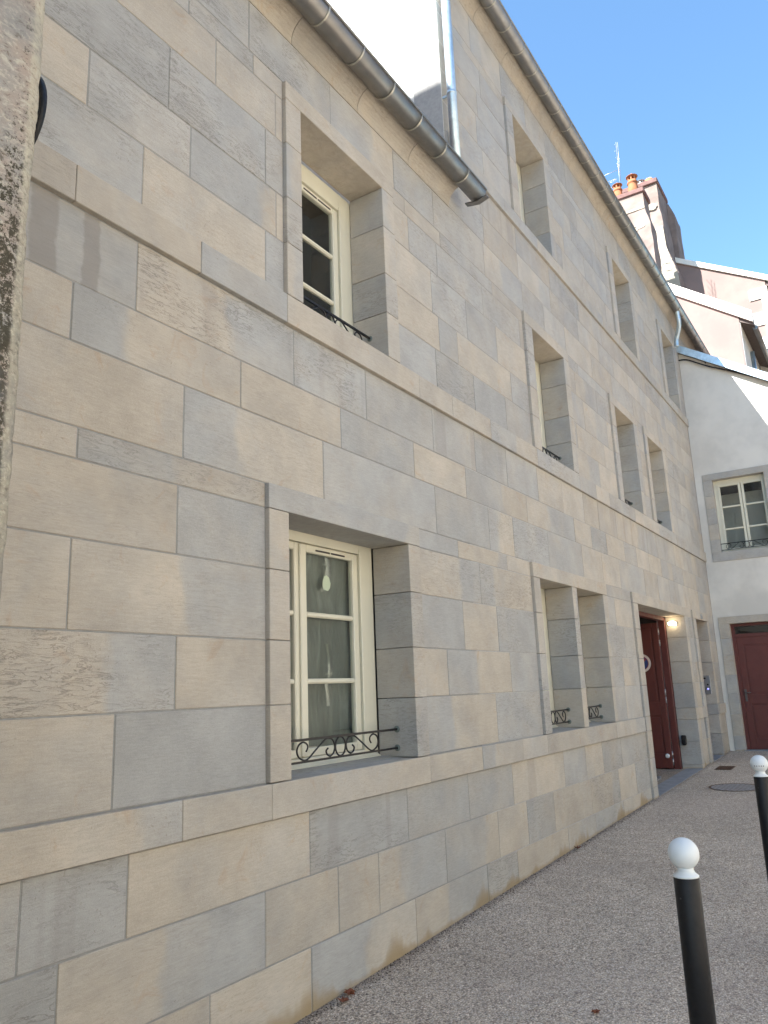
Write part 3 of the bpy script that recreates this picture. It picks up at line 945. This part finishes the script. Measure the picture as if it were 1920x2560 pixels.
b = MB(); b.cbox(15.1255, 15.129, 2.955, 2.972, -.205, -.185, .001); b.cbox(15.1255, 15.129, 2.885, 2.905, -.18, -.165, .001); b.build('key_light', M['led'], ic)
b = MB(); b.cbox(14.60, 14.76, Y0-.036, Y0-.029, 1.035, 1.125, .002)
b.build('number_plate', M['steel'], tall)

# ------------------------------------------------------------------ end house closing the street
end = thing('end_house', 'pale rendered house closing the street, sloping zinc verge, cream window and dark red door', 'house', (17.2, 1.0, -1.29))
def vz(y): return 6.64+.655*(y-2.84)          # underside of verge line
EX = 15.9
def wall_piece(y0, y1, z0, z1=None, x0=EX, x1=EX+.4):
    b = MB()
    if z1 is None:
        b.prism([(y0, z0), (y1, z0), (y1, vz(y1)), (y0, vz(y0))], x0, x1, 'x')
    else:
        b.prism([(y0, z0), (y1, z0), (y1, z1), (y0, z1)], x0, x1, 'x')
    return b
mb = MB()
YW = -1.5
def addp(b):
    n = len(mb.v); mb.v += b.v; mb.f += [tuple(n+i for i in f) for f in b.f]; mb.sm += b.sm
addp(wall_piece(2.66, 2.798, -1.5))                       # pier next to the corner
addp(wall_piece(YW, 1.40, 1.12))                          # right of window
addp(wall_piece(1.40, 2.66, 3.90))                        # above window
addp(wall_piece(1.40, 2.66, 1.125, 2.173))                # between
addp(wall_piece(YW, .2, -1.5, 1.12))
mb.build('wall', M['render'], end)
mb = MB(); mb.box(EX+.7, 18.9, YW, 2.79, -1.5, vz(YW)-.2)
mb.build('rear_mass', M['render'], end)
# window surround
def est(name, y0, y1, z0, z1, g, x0=EX-.014, x1=EX+.16):
    return stone(x0, x1, y0, y1, z0, z1, end, name, g, g, 0., random.uniform(.96, 1.03), .3, 0, .003)
est('lintel', 1.41, 2.66, 3.776, 3.90, .65)
est('sill_stone', 1.41, 2.66, 2.173, 2.35, .65)
for a, b_, g in zip([2.352, 2.60, 2.90, 3.22, 3.46], [2.598, 2.898, 3.218, 3.458, 3.774], [.7, .3, .65, .3, .6]):
    est('jamb_stone', 2.49, 2.66, a, b_, g); est('jamb_stone', 1.41, 1.57, a, b_, 1-g)
mb = MB()
y0_, y1_, z0_, z1_ = 1.57, 2.49, 2.352, 3.774
xx = EX+.135
mb.box(xx, xx+.06, y1_-.06, y1_, z0_, z1_); mb.box(xx, xx+.06, y0_, y0_+.03, z0_, z1_)
mb.box(xx+.001, xx+.06, y0_+.03, y1_-.06, z1_-.09, z1_); mb.box(xx+.001, xx+.06, y0_+.03, y1_-.06, z0_, z0_+.035)
ew = mb.build('window', M['cream'], end)
for (a, c_) in ((2.015, 2.43), (1.60, 2.005)):
    b = MB(); x = xx-.012
    b.cbox(x, x+.05, c_-.045, c_, z0_+.03, z1_-.085, .005); b.cbox(x, x+.05, a, a+.045, z0_+.03, z1_-.085, .005)
    b.cbox(x+.001, x+.049, a+.045, c_-.045, z1_-.13, z1_-.085, .004); b.cbox(x+.001, x+.049, a+.045, c_-.045, z0_+.03, z0_+.07, .004)
    for z in (2.80, 3.235): b.cbox(x+.002, x+.045, a+.045, c_-.045, z-.016, z+.016, .004)
    b.build('sash', M['cream'], ew)
    for p, r in ((z0_+.07, 2.784), (2.816, 3.219), (3.251, z1_-.13)):
        g = MB(); g.box(x+.024, x+.028, a+.043, c_-.043, p-.003, r+.003); g.build('pane', M['glass'], ew)
b = MB()
b.quad((16.7, 1.2, 2.1), (16.7, 2.75, 2.1), (16.7, 2.75, 3.95), (16.7, 1.2, 3.95))
b.quad((EX+.2, 1.2, 3.95), (16.7, 1.2, 3.95), (16.7, 2.75, 3.95), (EX+.2, 2.75, 3.95))
b.quad((EX+.2, 1.2, 2.1), (16.7, 1.2, 2.1), (16.7, 2.75, 2.1), (EX+.2, 2.75, 2.1))
b.quad((EX+.2, 2.75, 2.1), (16.7, 2.75, 2.1), (16.7, 2.75, 3.95), (EX+.2, 2.75, 3.95))
b.quad((EX+.2, 1.2, 2.1), (16.7, 1.2, 2.1), (16.7, 1.2, 3.95), (EX+.2, 1.2, 3.95))
b.build('room', M['void'], ew)
# its railing
b = MB(); yb0, yb1 = 1.58, 2.482
b.box(EX-.008, EX+.006, yb0, yb1, 2.497, 2.511); b.box(EX-.007, EX+.005, yb0, yb1, 2.378, 2.390)
er = b.build('railing', M['iron'], end)
for mx in (1, -1):
    p = scroll_pts(2.03, .36, 2.384, 2.504, 0, mx)
    b = MB(); b.tube([(EX-.001, v.x, v.z) for v in p], .0045, 6); b.build('scroll', M['iron'], er)
b = MB(); b.tube([(EX-.001, 2.03+.05*math.cos(a), 2.444+.056*math.sin(a)) for a in [2*math.pi*i/18 for i in range(19)]], .0045, 6, False); b.build('ring', M['iron'], er)
# door surround
est('lintel', .55, 2.71, .994, 1.124, .25)
for a, b_, g in zip([-1.5, -1.03, -.65, -.28, .06, .41, .72], [-1.032, -.652, -.282, .058, .408, .718, .992], [.85, .15, .8, .9, .15, .9, .2]):
    est('jamb_stone', 2.53, 2.71, a, b_, g)
    est('jamb_stone', .55, .70, a, b_, 1-g)
mb = MB(); mb.box(EX+.13, EX+.20, 2.47, 2.53, -1.28, .992); mb.box(EX+.13, EX+.20, .70, 2.47, .74, .80); mb.box(EX+.13, EX+.20, .70, 2.47, .94, .992)
df = mb.build('door_frame', M['red'], end)
g = MB(); g.box(EX+.155, EX+.16, .70, 2.47, .80, .94); g.build('transom_pane', M['glass'], df)
g = MB(); g.quad((EX+.5, .6, .7), (EX+.5, 2.6, .7), (EX+.5, 2.6, 1.1), (EX+.5, .6, 1.1)); g.build('transom_backing', M['dark'], df)
for k, (a, c_) in enumerate(((1.585, 2.47), (.70, 1.58))):
    b = MB(); b.box(EX+.16, EX+.195, a, c_, -1.275, .74)
    lf = b.build('door_leaf', M['red'], end)
    q = MB(); x = EX+.148
    for (p, r, z0, z1) in ((a, a+.11, -1.275, .74), (c_-.11, c_, -1.275, .74), (a+.11, c_-.11, .60, .74), (a+.11, c_-.11, -.47, -.31), (a+.11, c_-.11, -1.275, -1.08)):
        q.cbox(x, x+.0115, p, r, z0, z1, .004)
    q.build('door_rail', M['red'], lf)
    for (z0, z1) in ((-.27, .56), (-1.04, -.51)):
        q = MB(); q.cbox(x+.004, x+.0115, a+.14, c_-.14, z0, z1, .005); q.build('door_panel', M['red'], lf)
q = MB(); q.cbox(EX+.138, EX+.147, 2.405, 2.445, -.43, -.21, .004); q.tube([(EX+.14, 2.425, -.27), (EX+.10, 2.425, -.27), (EX+.10, 2.33, -.275)], .008, 8)
q.build('door_handle', M['dull'], end)
mb = MB(); mb.cbox(EX-.03, EX+.2, .6, 2.56, -1.40, -1.282, .006)
mb.build('doorstep', M['concrete'], end)
# zinc verge
def verge(y0, y1, x0, x1, lo, hi):
    b = MB(); b.prism([(y0, vz(y0)+lo), (y1, vz(y1)+lo), (y1, vz(y1)+hi), (y0, vz(y0)+hi)], x0, x1, 'x'); return b
vg = verge(YW-.3, 2.845, EX-.13, EX-.10, -.10, .07).build('verge', M['zinc_new'], end)
b = verge(YW-.3, 2.845, EX-.10, EX+.4, -.085, -.06); b.build('soffit', M['wood'], vg)
verge(YW-.35, 2.79, EX-.10, 18.8, .045, .065).build('roof', M['roof'], end)
for i in range(7):
    y = 2.3-.55*i
    q = MB(); q.box(EX-.10, EX-.02, y-.008, y+.008, vz(y)-.115, vz(y)-.085); q.build('verge_bracket', M['iron'], vg)
# cable slung below the verge
pts = [(15.85, 2.86, 6.36), (15.84, 2.65, 6.33), (15.84, 2.44, 6.20), (15.84, 2.24, 6.075), (15.84, 1.97, 5.935), (15.84, 1.64, 5.75), (15.84, 1.25, 5.52), (15.84, .6, 5.10), (15.84, -.5, 4.40)]
mb = MB(); mb.tube(bez(pts, 5), .014, 7)
mb.build('cable', M['iron'], end)

# ------------------------------------------------------------------ pink houses and chimneys beyond
def slope_house(name, label, X0, X1, yr, yl, zr, slope, cop_t, mat, copy_over=.29):
    h = thing(name, label, 'house', ((X0+X1)/2, (yr+yl)/2, -1.3))
    b = MB(); zt = lambda y: zr+slope*(y-yr)
    b.prism([(yr, -1.5), (yl, -1.5), (yl, zt(yl)), (yr, zt(yr))], X0, X1, 'x')
    wl = b.build('wall', mat, h)
    b = MB(); o = copy_over
    b.prism([(yr-o, zt(yr-o)), (yl, zt(yl)), (yl, zt(yl)+cop_t), (yr-o, zt(yr-o)+cop_t)], X0-.06, X0+.34, 'x')
    b.build('coping', M['white_stone'], h)
    b = MB()
    b.prism([(yr-o, zt(yr-o)-.02), (yl, zt(yl)-.02), (yl, zt(yl)+.1), (yr-o, zt(yr-o)+.1)], X0+.341, X1, 'x')
    b.build('roof', M['wood'], h)
    return h, zt
h1, z1f = slope_house('pink_house', 'pink rendered house with white sloping parapet, just above the zinc verge', 19.0, 23.0, 1.90, 8.0, 8.33, .745, .28, M['pink'])
h2, z2f = slope_house('rear_pink_house', 'taller pink house behind with white corner stones and white coping against the sky', 22.27, 30.0, 1.446, 9.0, 10.63, .588, .165, M['pink'], .10)
# eave edge and downpipe on the pink house's street side
b = MB(); b.box(19.02, 22.2, 1.885, 1.899, 1.0, 8.2); b.build('side_render', M['white_render'], h1)
b = MB(); b.prism([(1.60, 8.05), (1.90, 8.22), (1.90, 8.30), (1.60, 8.13)], 19.02, 23.0, 'x'); b.build('soffit', M['wood'], h1)
b = MB(); b.tube([(19.2, 1.60, 8.06), (23.0, 1.60, 8.06)], .06, 10); b.build('gutter', M['zinc'], h1)
b = MB(); b.tube([(20.3, 1.84, 7.9), (20.3, 1.84, 3.0)], .05, 10); b.build('downpipe', M['zinc_new'], h1)
# white corner blocks on the rear house
z = 10.45; k = 0
while z > 4:
    hgt = .34+.03*((k*7) % 3)
    wdt = .44 if k % 2 == 0 else .14
    b = MB(); b.cbox(22.24, 22.7, 1.42, 1.446+wdt, z-hgt+.006, z-.006, .01)
    b.build('corner_stone', M['white_stone'], h2)
    z -= hgt; k += 1
b = MB(); b.box(22.3, 30, 1.02, 1.446, 10.46, 10.58); b.build('soffit', M['wood'], h2)
# chimneys
def rough_box(x0, x1, prof, mat, name, parent, amp=.012, nz=26):
    """chimney stack: profile list (z, y0, y1) with x extent, subdivided and roughened"""
    mb = MB(); rings = []
    zs = [p[0] for p in prof]
    for i in range(nz+1):
        z = zs[0]+(zs[-1]-zs[0])*i/nz
        for a, c_ in zip(prof[:-1], prof[1:]):
            if a[0]-1e-6 <= z <= c_[0]+1e-6:
                t = (z-a[0])/(c_[0]-a[0]); ya = a[1]+(c_[1]-a[1])*t; yb = a[2]+(c_[2]-a[2])*t; break
        ring = []
        nx, ny = 3, 6
        pts = [(x0, ya+(yb-ya)*j/ny) for j in range(ny)]+[(x0+(x1-x0)*j/nx, yb) for j in range(nx)]+[(x1, yb-(yb-ya)*j/ny) for j in range(ny)]+[(x1-(x1-x0)*j/nx, ya) for j in range(nx)]
        for (x, y) in pts:
            d = mnoise.noise(Vector((x*2.1, y*2.1, z*2.1)))*amp*2+mnoise.noise(Vector((x*7, y*7, z*7)))*amp
            ring.append(len(mb.v)); mb.v.append((x+d, y+d*.8, z))
        rings.append(ring)
    for r0, r1 in zip(rings[:-1], rings[1:]):
        n = len(r0)
        for j in range(n):
            k = (j+1) % n
            mb.f.append((r0[k], r0[j], r1[j], r1[k])); mb.sm.append(False)
    mb.f.append(tuple(rings[-1][::-1])); mb.sm.append(False)
    return mb.build(name, mat, parent)
c1 = rough_box(19.02, 19.62, [(8.5, 3.40, 5.4), (9.9, 3.50, 5.4), (10.3, 3.585, 5.4), (11.6, 3.60, 5.35), (11.95, 3.70, 5.3), (12.46, 3.70, 5.3)], M['chimney'], 'chimney', h1)
b = MB(); b.cbox(18.98, 19.70, 3.66, 5.34, 12.46, 12.60, .02); b.build('chimney_cap', M['cap'], c1)
b = MB(); b.cbox(19.0, 19.03, 3.69, 5.3, 11.98, 12.05, .008); b.build('plaster_band', M['plaster_white'], c1)
c2 = rough_box(21.1, 22.25, [(8.5, 3.30, 5.6), (11.0, 3.42, 5.6), (11.8, 3.63, 5.5), (12.8, 3.66, 5.5), (13.1, 3.70, 5.45), (13.95, 3.70, 5.45)], M['chimney'], 'chimney', h1)
b = MB(); b.cbox(21.04, 22.36, 3.66, 5.5, 13.95, 14.10, .02); b.build('chimney_cap', M['cap'], c2)
# bare white plaster on the lower part of the rear stack, and scars on the front one
def patch(name, x, yc, zc, ry, rz, parent, seed, mat=M['plaster_white']):
    b = MB(); pr = []
    for i in range(18):
        a = 2*math.pi*i/18; k = 1+.35*mnoise.noise(Vector((math.cos(a)*1.7, math.sin(a)*1.7, seed)))
        pr.append((yc+ry*k*math.cos(a), zc+rz*k*math.sin(a)))
    b.prism(pr, x-.022, x, 'x'); return b.build(name, mat, parent)
c2b = rough_box(21.065, 21.2, [(9.0, 3.34, 4.3), (11.0, 3.44, 4.4), (11.8, 3.64, 4.5), (12.55, 3.67, 4.6)], M['plaster_white'], 'plaster_patch', c2, .008, 16)
patch('plaster_patch', 19.03, 4.12, 11.45, .20, .10, c1, 2.0)
patch('plaster_patch', 19.03, 3.86, 11.52, .13, .07, c1, 5.0)
patch('plaster_patch', 21.09, 3.92, 13.22, .17, .10, c2, 9.0)
c3 = rough_box(22.28, 23.06, [(8.5, 3.52, 5.4), (13.5, 3.52, 5.4), (13.9, 3.66, 5.4)], M['chimney'], 'chimney', h1)
# chimney pots
def pot(parent, x, y, z, r, h, kind, mat=M['terracotta']):
    b = MB()
    b.lathe([(r*1.25, 0), (r*1.12, h*.25), (r*.95, h*.55), (r*.92, h*.58), (r*1.12, h*.61), (r*1.12, h*.66), (r*.9, h*.69), (r*.9, h*.75 if kind else h)], (x, y, z), 18)
    p = b.build('chimney_pot', mat, parent)
    if kind:
        q = MB()
        for i in range(6):
            a = 2*math.pi*i/6
            q.box(x+r*.75*math.cos(a)-.018, x+r*.75*math.cos(a)+.018, y+r*.75*math.sin(a)-.018, y+r*.75*math.sin(a)+.018, z+h*.745, z+h*.93)
        q.lathe([(r*1.0, h*.92), (r*1.25, h*.94), (r*.6, h*1.02), (r*.2, h*1.10)], (x, y, z), 18)
        q.build('pot_cowl', mat, parent)
    return p
pot(c1, 19.3, 4.38, 12.60, .11, .52, 1)
pot(c1, 19.3, 3.98, 12.60, .125, .62, 1)
pot(c2, 21.6, 4.22, 14.10, .10, .42, 1, M['cast'])
pot(c2, 21.6, 3.98, 14.10, .13, .36, 0)
patch('pot_cap', 21.62, 3.98, 14.50, .08, .04, c2, 1.0, M['white_stone'])
# TV antenna
an = thing('tv_antenna', 'thin aluminium television antenna beside the terracotta chimney pots', 'antenna', (19.5, 4.32, 12.6))
b = MB(); b.tube([(19.5, 4.36, 12.60), (19.5, 4.32, 14.55)], .006, 8); b.build('mast', M['antenna'], an)
b = MB(); b.tube([(19.46, 4.31, 13.3), (19.46, 4.27, 14.5)], .006, 8); b.build('mast', M['antenna'], an)
b = MB(); b.tube([(19.5, 4.34, 13.70), (19.5, 4.92, 13.66)], .007, 8); b.build('boom', M['antenna'], an)
b = MB(); b.tube([(19.5, 4.92, 13.58), (19.5, 4.93, 13.82)], .022, 10); b.build('reflector', M['white_gloss'], an)
for zc in (13.42, 13.20, 12.98):
    b = MB(); b.tube([(19.5+.05*math.sin(a), 4.56+.15*math.cos(a), zc+.06*math.sin(a)) for a in [1.6*math.pi*i/16 for i in range(17)]], .006, 6); b.build('loop', M['antenna'], an)
for zc in (13.75, 13.95, 14.15, 14.35):
    b = MB(); b.tube([(19.30, 4.33, zc), (19.70, 4.33, zc+.01)], .004, 6); b.build('dipole', M['antenna'], an)

# ------------------------------------------------------------------ old house at the near left
old = thing('old_corner_house', 'weathered rough stone corner of an old house at the left edge, lichen stained', 'house', (.3, 3, -1.7))
# rough corner pier in courses
def old_block(z0, z1):
    mb = MB(); ny = 10; nzr = max(2, int((z1-z0)/.012)); nxr = 22
    XA, XB, YA, YB = .30, .947, 1.55, 2.4
    ch = .036
    path = [(XA+(XB-ch-XA)*i/nxr, YA) for i in range(nxr)]+[(XB-ch, YA), (XB-ch*.75, YA+ch*.07), (XB-ch*.5, YA+ch*.17), (XB-ch*.25, YA+ch*.31), (XB, YA+ch*.5), (XB+.001, YA+ch*.9)]+[(XB, YA+ch*1.2+(YB-YA-ch*1.2)*i/5) for i in range(1, 6)]
    rows = []
    for k in range(nzr+1):
        z = z0+(z1-z0)*k/nzr; row = []
        for i, (x, y) in enumerate(path):
            n1 = mnoise.noise(Vector((x*22, y*22, z*26)))*.0035+mnoise.noise(Vector((x*70, y*70, z*90)))*.0016
            wob = mnoise.noise(Vector((3.1, .5, z*3)))*.006
            e = 1 if (k in (0, nzr)) else 0
            t = min(max((x-(XB-.06))/.06, 0), 1)
            row.append(len(mb.v)); mb.v.append((x+(n1*.8+wob)*t-(.002*e*t), y-n1*(1-t*.4)+.003*e, z))
        rows.append(row)
    for r0, r1 in zip(rows[:-1], rows[1:]):
        for i in range(len(path)-1):
            mb.f.append((r0[i], r0[i+1], r1[i+1], r1[i])); mb.sm.append(True)
    return mb.build('stone', M['old_stone'], old)
zc = [-1.75, -1.0, -.25, .06, 1.95, 2.5]
for a, b_ in zip(zc[:-1], zc[1:]):
    old_block(a+.002, b_-.002)
mb = MB()
mb.box(-9, .29, 1.56, 9.0, -1.75, 7.2)
mb.box(.29, .944, 1.59, 9.0, -1.75, 2.5)
mb.box(.29, .944, 1.56, 9.0, 2.5, 7.2)
mb.build('wall', M['render'], old)
mb = MB(); mb.prism([(1.25, 6.95), (5.45, 11.6), (9.0, 11.6), (9.0, 7.19), (1.56, 7.19)], -9, .96, 'x')
mb.build('roof', M['roof'], old)  # unseen; height and slope shaped to cast the shadow on the white gable
pl = thing('round_plate', 'dark round plate sticking out past the edge of the old stone corner', 'sign', (1.3, 2.325, 1.985))
b = MB(); b.lathe([(.2, 0), (.2, .02)], (1.3, 2.325, 1.985), 48, 'x'); b.build('disc', M['black_gloss'], pl)
b = MB(); b.tube([(.95, 2.325, 1.985), (1.3, 2.325, 1.985)], .02, 10); b.build('bracket', M['black_gloss'], pl)

# ------------------------------------------------------------------ opposite side of the street (lights the shade by bounce, mirrored in the panes)
def opposite(name, label, xa, xb, h, mat, ya=-6.2):
    t = thing(name, label, 'house', ((xa+xb)/2, ya-2, -1.5))
    mb = MB(); ny = 3
    # wall with recessed window openings built from strips
    wx = []; x = xa+1.0
    while x+1.0 < xb-.6: wx.append((x, x+1.0)); x += 2.4
    rows = [(-.3, 1.3), (2.6, 4.2), (5.4, 6.8)]
    rows = [r for r in rows if r[1] < h-.3]
    cuts = [xa]+[v for p in wx for v in p]+[xb]
    for i, (p, r) in enumerate(zip(cuts[:-1], cuts[1:])):
        if i % 2 == 0: mb.box(p, r, ya-.4, ya, -1.7, h)
        else:
            z = -1.7
            for (a, b_) in rows: mb.box(p, r, ya-.4, ya, z, a); z = b_
            mb.box(p, r, ya-.4, ya, z, h)
    mb.build('wall', mat, t)
    for (p, r) in wx:
        for (a, b_) in rows:
            q = MB(); q.box(p, r, ya-.28, ya-.26, a, b_); wn = q.build('pane', M['dark'], t)
            q = MB(); c = (p+r)/2
            q.box(p, p+.06, ya-.25, ya-.2, a, b_); q.box(r-.06, r, ya-.25, ya-.2, a, b_); q.box(c-.04, c+.04, ya-.25, ya-.2, a, b_)
            q.box(p+.06, r-.06, ya-.249, ya-.201, (a+b_)/2-.03, (a+b_)/2+.03)
            q.build('window_frame', M['cream'], t)
    mb = MB(); mb.prism([(ya+.35, h), (ya-3.5, h+2.6), (ya-7, h), (ya-3.5, h+.1)], xa, xb, 'x'); mb.build('roof', M['roof'], t)
    return t
M['opp1'] = simple('ochre_render', (.70, .66, .58), .9, 0, var=.05, scale=1.5)
M['opp2'] = simple('cream_render', (.74, .71, .64), .9, 0, var=.05, scale=1.5)
opposite('opposite_house', 'cream house across the street behind the camera, three rows of windows', -8, 6.4, 7.4, M['opp2'])
opposite('opposite_house', 'ochre house across the street behind the bollards, beside the cream house', 6.41, 15.3, 5.6, M['opp1'])
M['opp3'] = simple('dark_reflected_wall', (.055, .05, .038), .9, 0, var=.2, scale=2)
opposite('opposite_house', 'unseen tall dark brown house added beyond the ochre house to darken the pane reflections', 15.31, 27.0, 15.0, M['opp3'])  # out of view, added so the window panes mirror something dark

# ------------------------------------------------------------------ bollards
def bollard(x, y, label, holes):
    g0 = gz(x)
    t = thing('bollard', label, 'bollard', (x, y, g0), 'bollards along the pavement')
    zt = g0+.965
    b = MB(); b.lathe([(.0415, 0), (.0415, zt-g0-.004), (.0395, zt-g0)], (x, y, g0), 40); b.build('post', M['black_gloss'], t)
    b = MB(); b.lathe([(.0418, 0), (.0418, .004), (.039, .007), (.031, .013), (.0265, .022), (.0265, .030)], (x, y, zt), 40)
    n = 18; R = .0505; zc_ = .030+.043
    pr = []
    for i in range(n+1):
        a = -math.pi/2+math.asin(.0265/R)*1.0 + (math.pi-math.asin(.0265/R))*i/n
        pr.append((max(R*math.cos(a), .0008), zc_+R*math.sin(a)))
    b.lathe(pr, (x, y, zt), 40)
    kn = b.build('ball_knob', M['white_gloss'], t)
    if holes:
        for k, a in enumerate((2.75, 3.0, 3.25, 3.5, 3.75)):
            an = a
            d = Vector((math.cos(an)*math.cos(-.18), math.sin(an)*math.cos(-.18), math.sin(-.18)))
            c = Vector((x, y, zt+zc_))+d*(R-.001)
            q = MB(); q.tube([c, c+d*.0022], .0032, 8); q.build('screw_hole', M['dark'], kn)
    q = MB(); d = Vector((-.9, .42, 0)).normalized(); c = Vector((x, y, zt-.062))+d*.041
    q.tube([c, c+d*.002], .003, 8); q.build('set_screw', M['dark'], t)
    return t
bollard(2.925, .706, 'nearer black bollard with plain white ball, cut by the bottom of the picture', False)
bollard(5.39, .795, 'farther black bollard whose white ball has small holes, cut by the right edge', True)

# ------------------------------------------------------------------ street ironwork and leaves
dr = thing('drain_cover', 'small rusty rectangular drain cover in the pavement before the gateway', 'drain cover', (13.44, 2.47, gz(13.44)))
b = MB()
def gq(pts, off): return [(x, y, gz(x)+off) for x, y in pts]
q = gq([(13.21, 2.35), (13.67, 2.35), (13.67, 2.60), (13.21, 2.60)], .004)
b.quad(*q); b.build('cover', M['rust'], dr)
for i in range(9):
    x = 13.235+.05*i
    b = MB(); b.box(x, x+.012, 2.365, 2.585, gz(x)+.005, gz(x)+.010); b.build('rib', M['rust'], dr)
mh = thing('manhole_cover', 'round grey manhole cover with diagonal ribs behind the farther bollard', 'manhole cover', (11.5, 2.0, gz(11.5)))
def gdisc(r0, r1, off, mat, name, par, cx=11.52, cy=2.02, seg=40):
    b = MB()
    for i in range(seg):
        a0 = 2*math.pi*i/seg; a1 = 2*math.pi*(i+1)/seg
        P = lambda r, a: (cx+r*math.cos(a), cy+r*math.sin(a), gz(cx+r*math.cos(a))+off)
        if r0 <= 0: b.quad(P(0, 0), P(r1, a0), P(r1, a1))
        else: b.quad(P(r0, a0), P(r1, a0), P(r1, a1), P(r0, a1))
    return b.build(name, mat, par)
gdisc(0, .30, .0045, M['cast'], 'cover', mh)
gdisc(.30, .335, .006, M['rust'], 'frame', mh)
for i in range(-5, 6):
    d = i*.052; hl = math.sqrt(max(.285**2-d*d, .001)); a = math.radians(35)
    ux, uy = math.cos(a), math.sin(a); nx_, ny_ = -uy, ux
    cx, cy = 11.52+nx_*d, 2.02+ny_*d
    p = []
    for s, t_ in ((-1, -1), (1, -1), (1, 1), (-1, 1)):
        x = cx+ux*hl*s+nx_*.006*t_; y = cy+uy*hl*s+ny_*.006*t_; p.append((x, y, gz(x)+.0075))
    b = MB(); b.quad(*p); b.build('rib', M['rust'], mh)

def leaf_obj(x, y, s, rot, label):
    b = MB(); base = [(0, -.5), (.18, -.32), (.42, -.35), (.26, -.05), (.5, .12), (.2, .18), (.08, .5), (-.12, .22), (-.46, .26), (-.26, -.02), (-.44, -.28), (-.16, -.28)]
    n = len(base); g0 = gz(x)
    b.v.append((x, y, g0+.006))
    for i, (u, v) in enumerate(base):
        c, s_ = math.cos(rot), math.sin(rot)
        b.v.append((x+s*(u*c-v*s_), y+s*(u*s_+v*c), g0+.008+s*.28*abs(math.sin(i*1.7+rot))))
    for i in range(n):
        b.f.append((0, 1+i, 1+(i+1) % n)); b.sm.append(False)
    o = b.build('fallen_leaf', M['leaf'], None)
    tag(o, label, 'leaf', 'fallen leaves')
leaf_obj(3.70, 2.72, .065, .5, 'reddish dry leaf by the wall foot, lower of the two nearest ones')
leaf_obj(3.80, 2.75, .07, 2.1, 'curled brown leaf against the wall foot, just beyond the lower reddish one')
leaf_obj(7.49, 2.76, .075, 1.1, 'small reddish leaf at the wall foot midway to the gateway')
leaf_obj(4.13, 1.50, .045, 2.7, 'tiny tan leaf alone on the pavement near the bottom edge')
leaf_obj(9.4, 1.42, .045, .2, 'tiny dark leaf on the pavement between wall and farther bollard')
rg = random.Random(5)
mb = MB()
for i in range(1500):
    x = 1.6+rg.random()**1.5*9.0; y = 2.795-abs(rg.gauss(0, .045)); s_ = rg.uniform(.002, .0055); g0 = gz(x)+.0005
    if y < 2.45 or 10.5 < x < 13.4: continue
    a = rg.random()*3
    P = [(x+s_*math.cos(a+k*2.09), y+s_*math.sin(a+k*2.09), g0) for k in range(3)]+[(x, y, g0+s_*1.3)]
    n = len(mb.v); mb.v += P
    for f in ((0, 1, 3), (1, 2, 3), (2, 0, 3)): mb.f.append(tuple(n+q_ for q_ in f)); mb.sm.append(False)
mb.build('grit', simple('dark_grit', (.10, .075, .055), .95, 0, var=.4, scale=60), None, kind='stuff', label='dark grit and leaf crumbs along the wall foot')
print('stones', count, 'objects', len(bpy.data.objects))
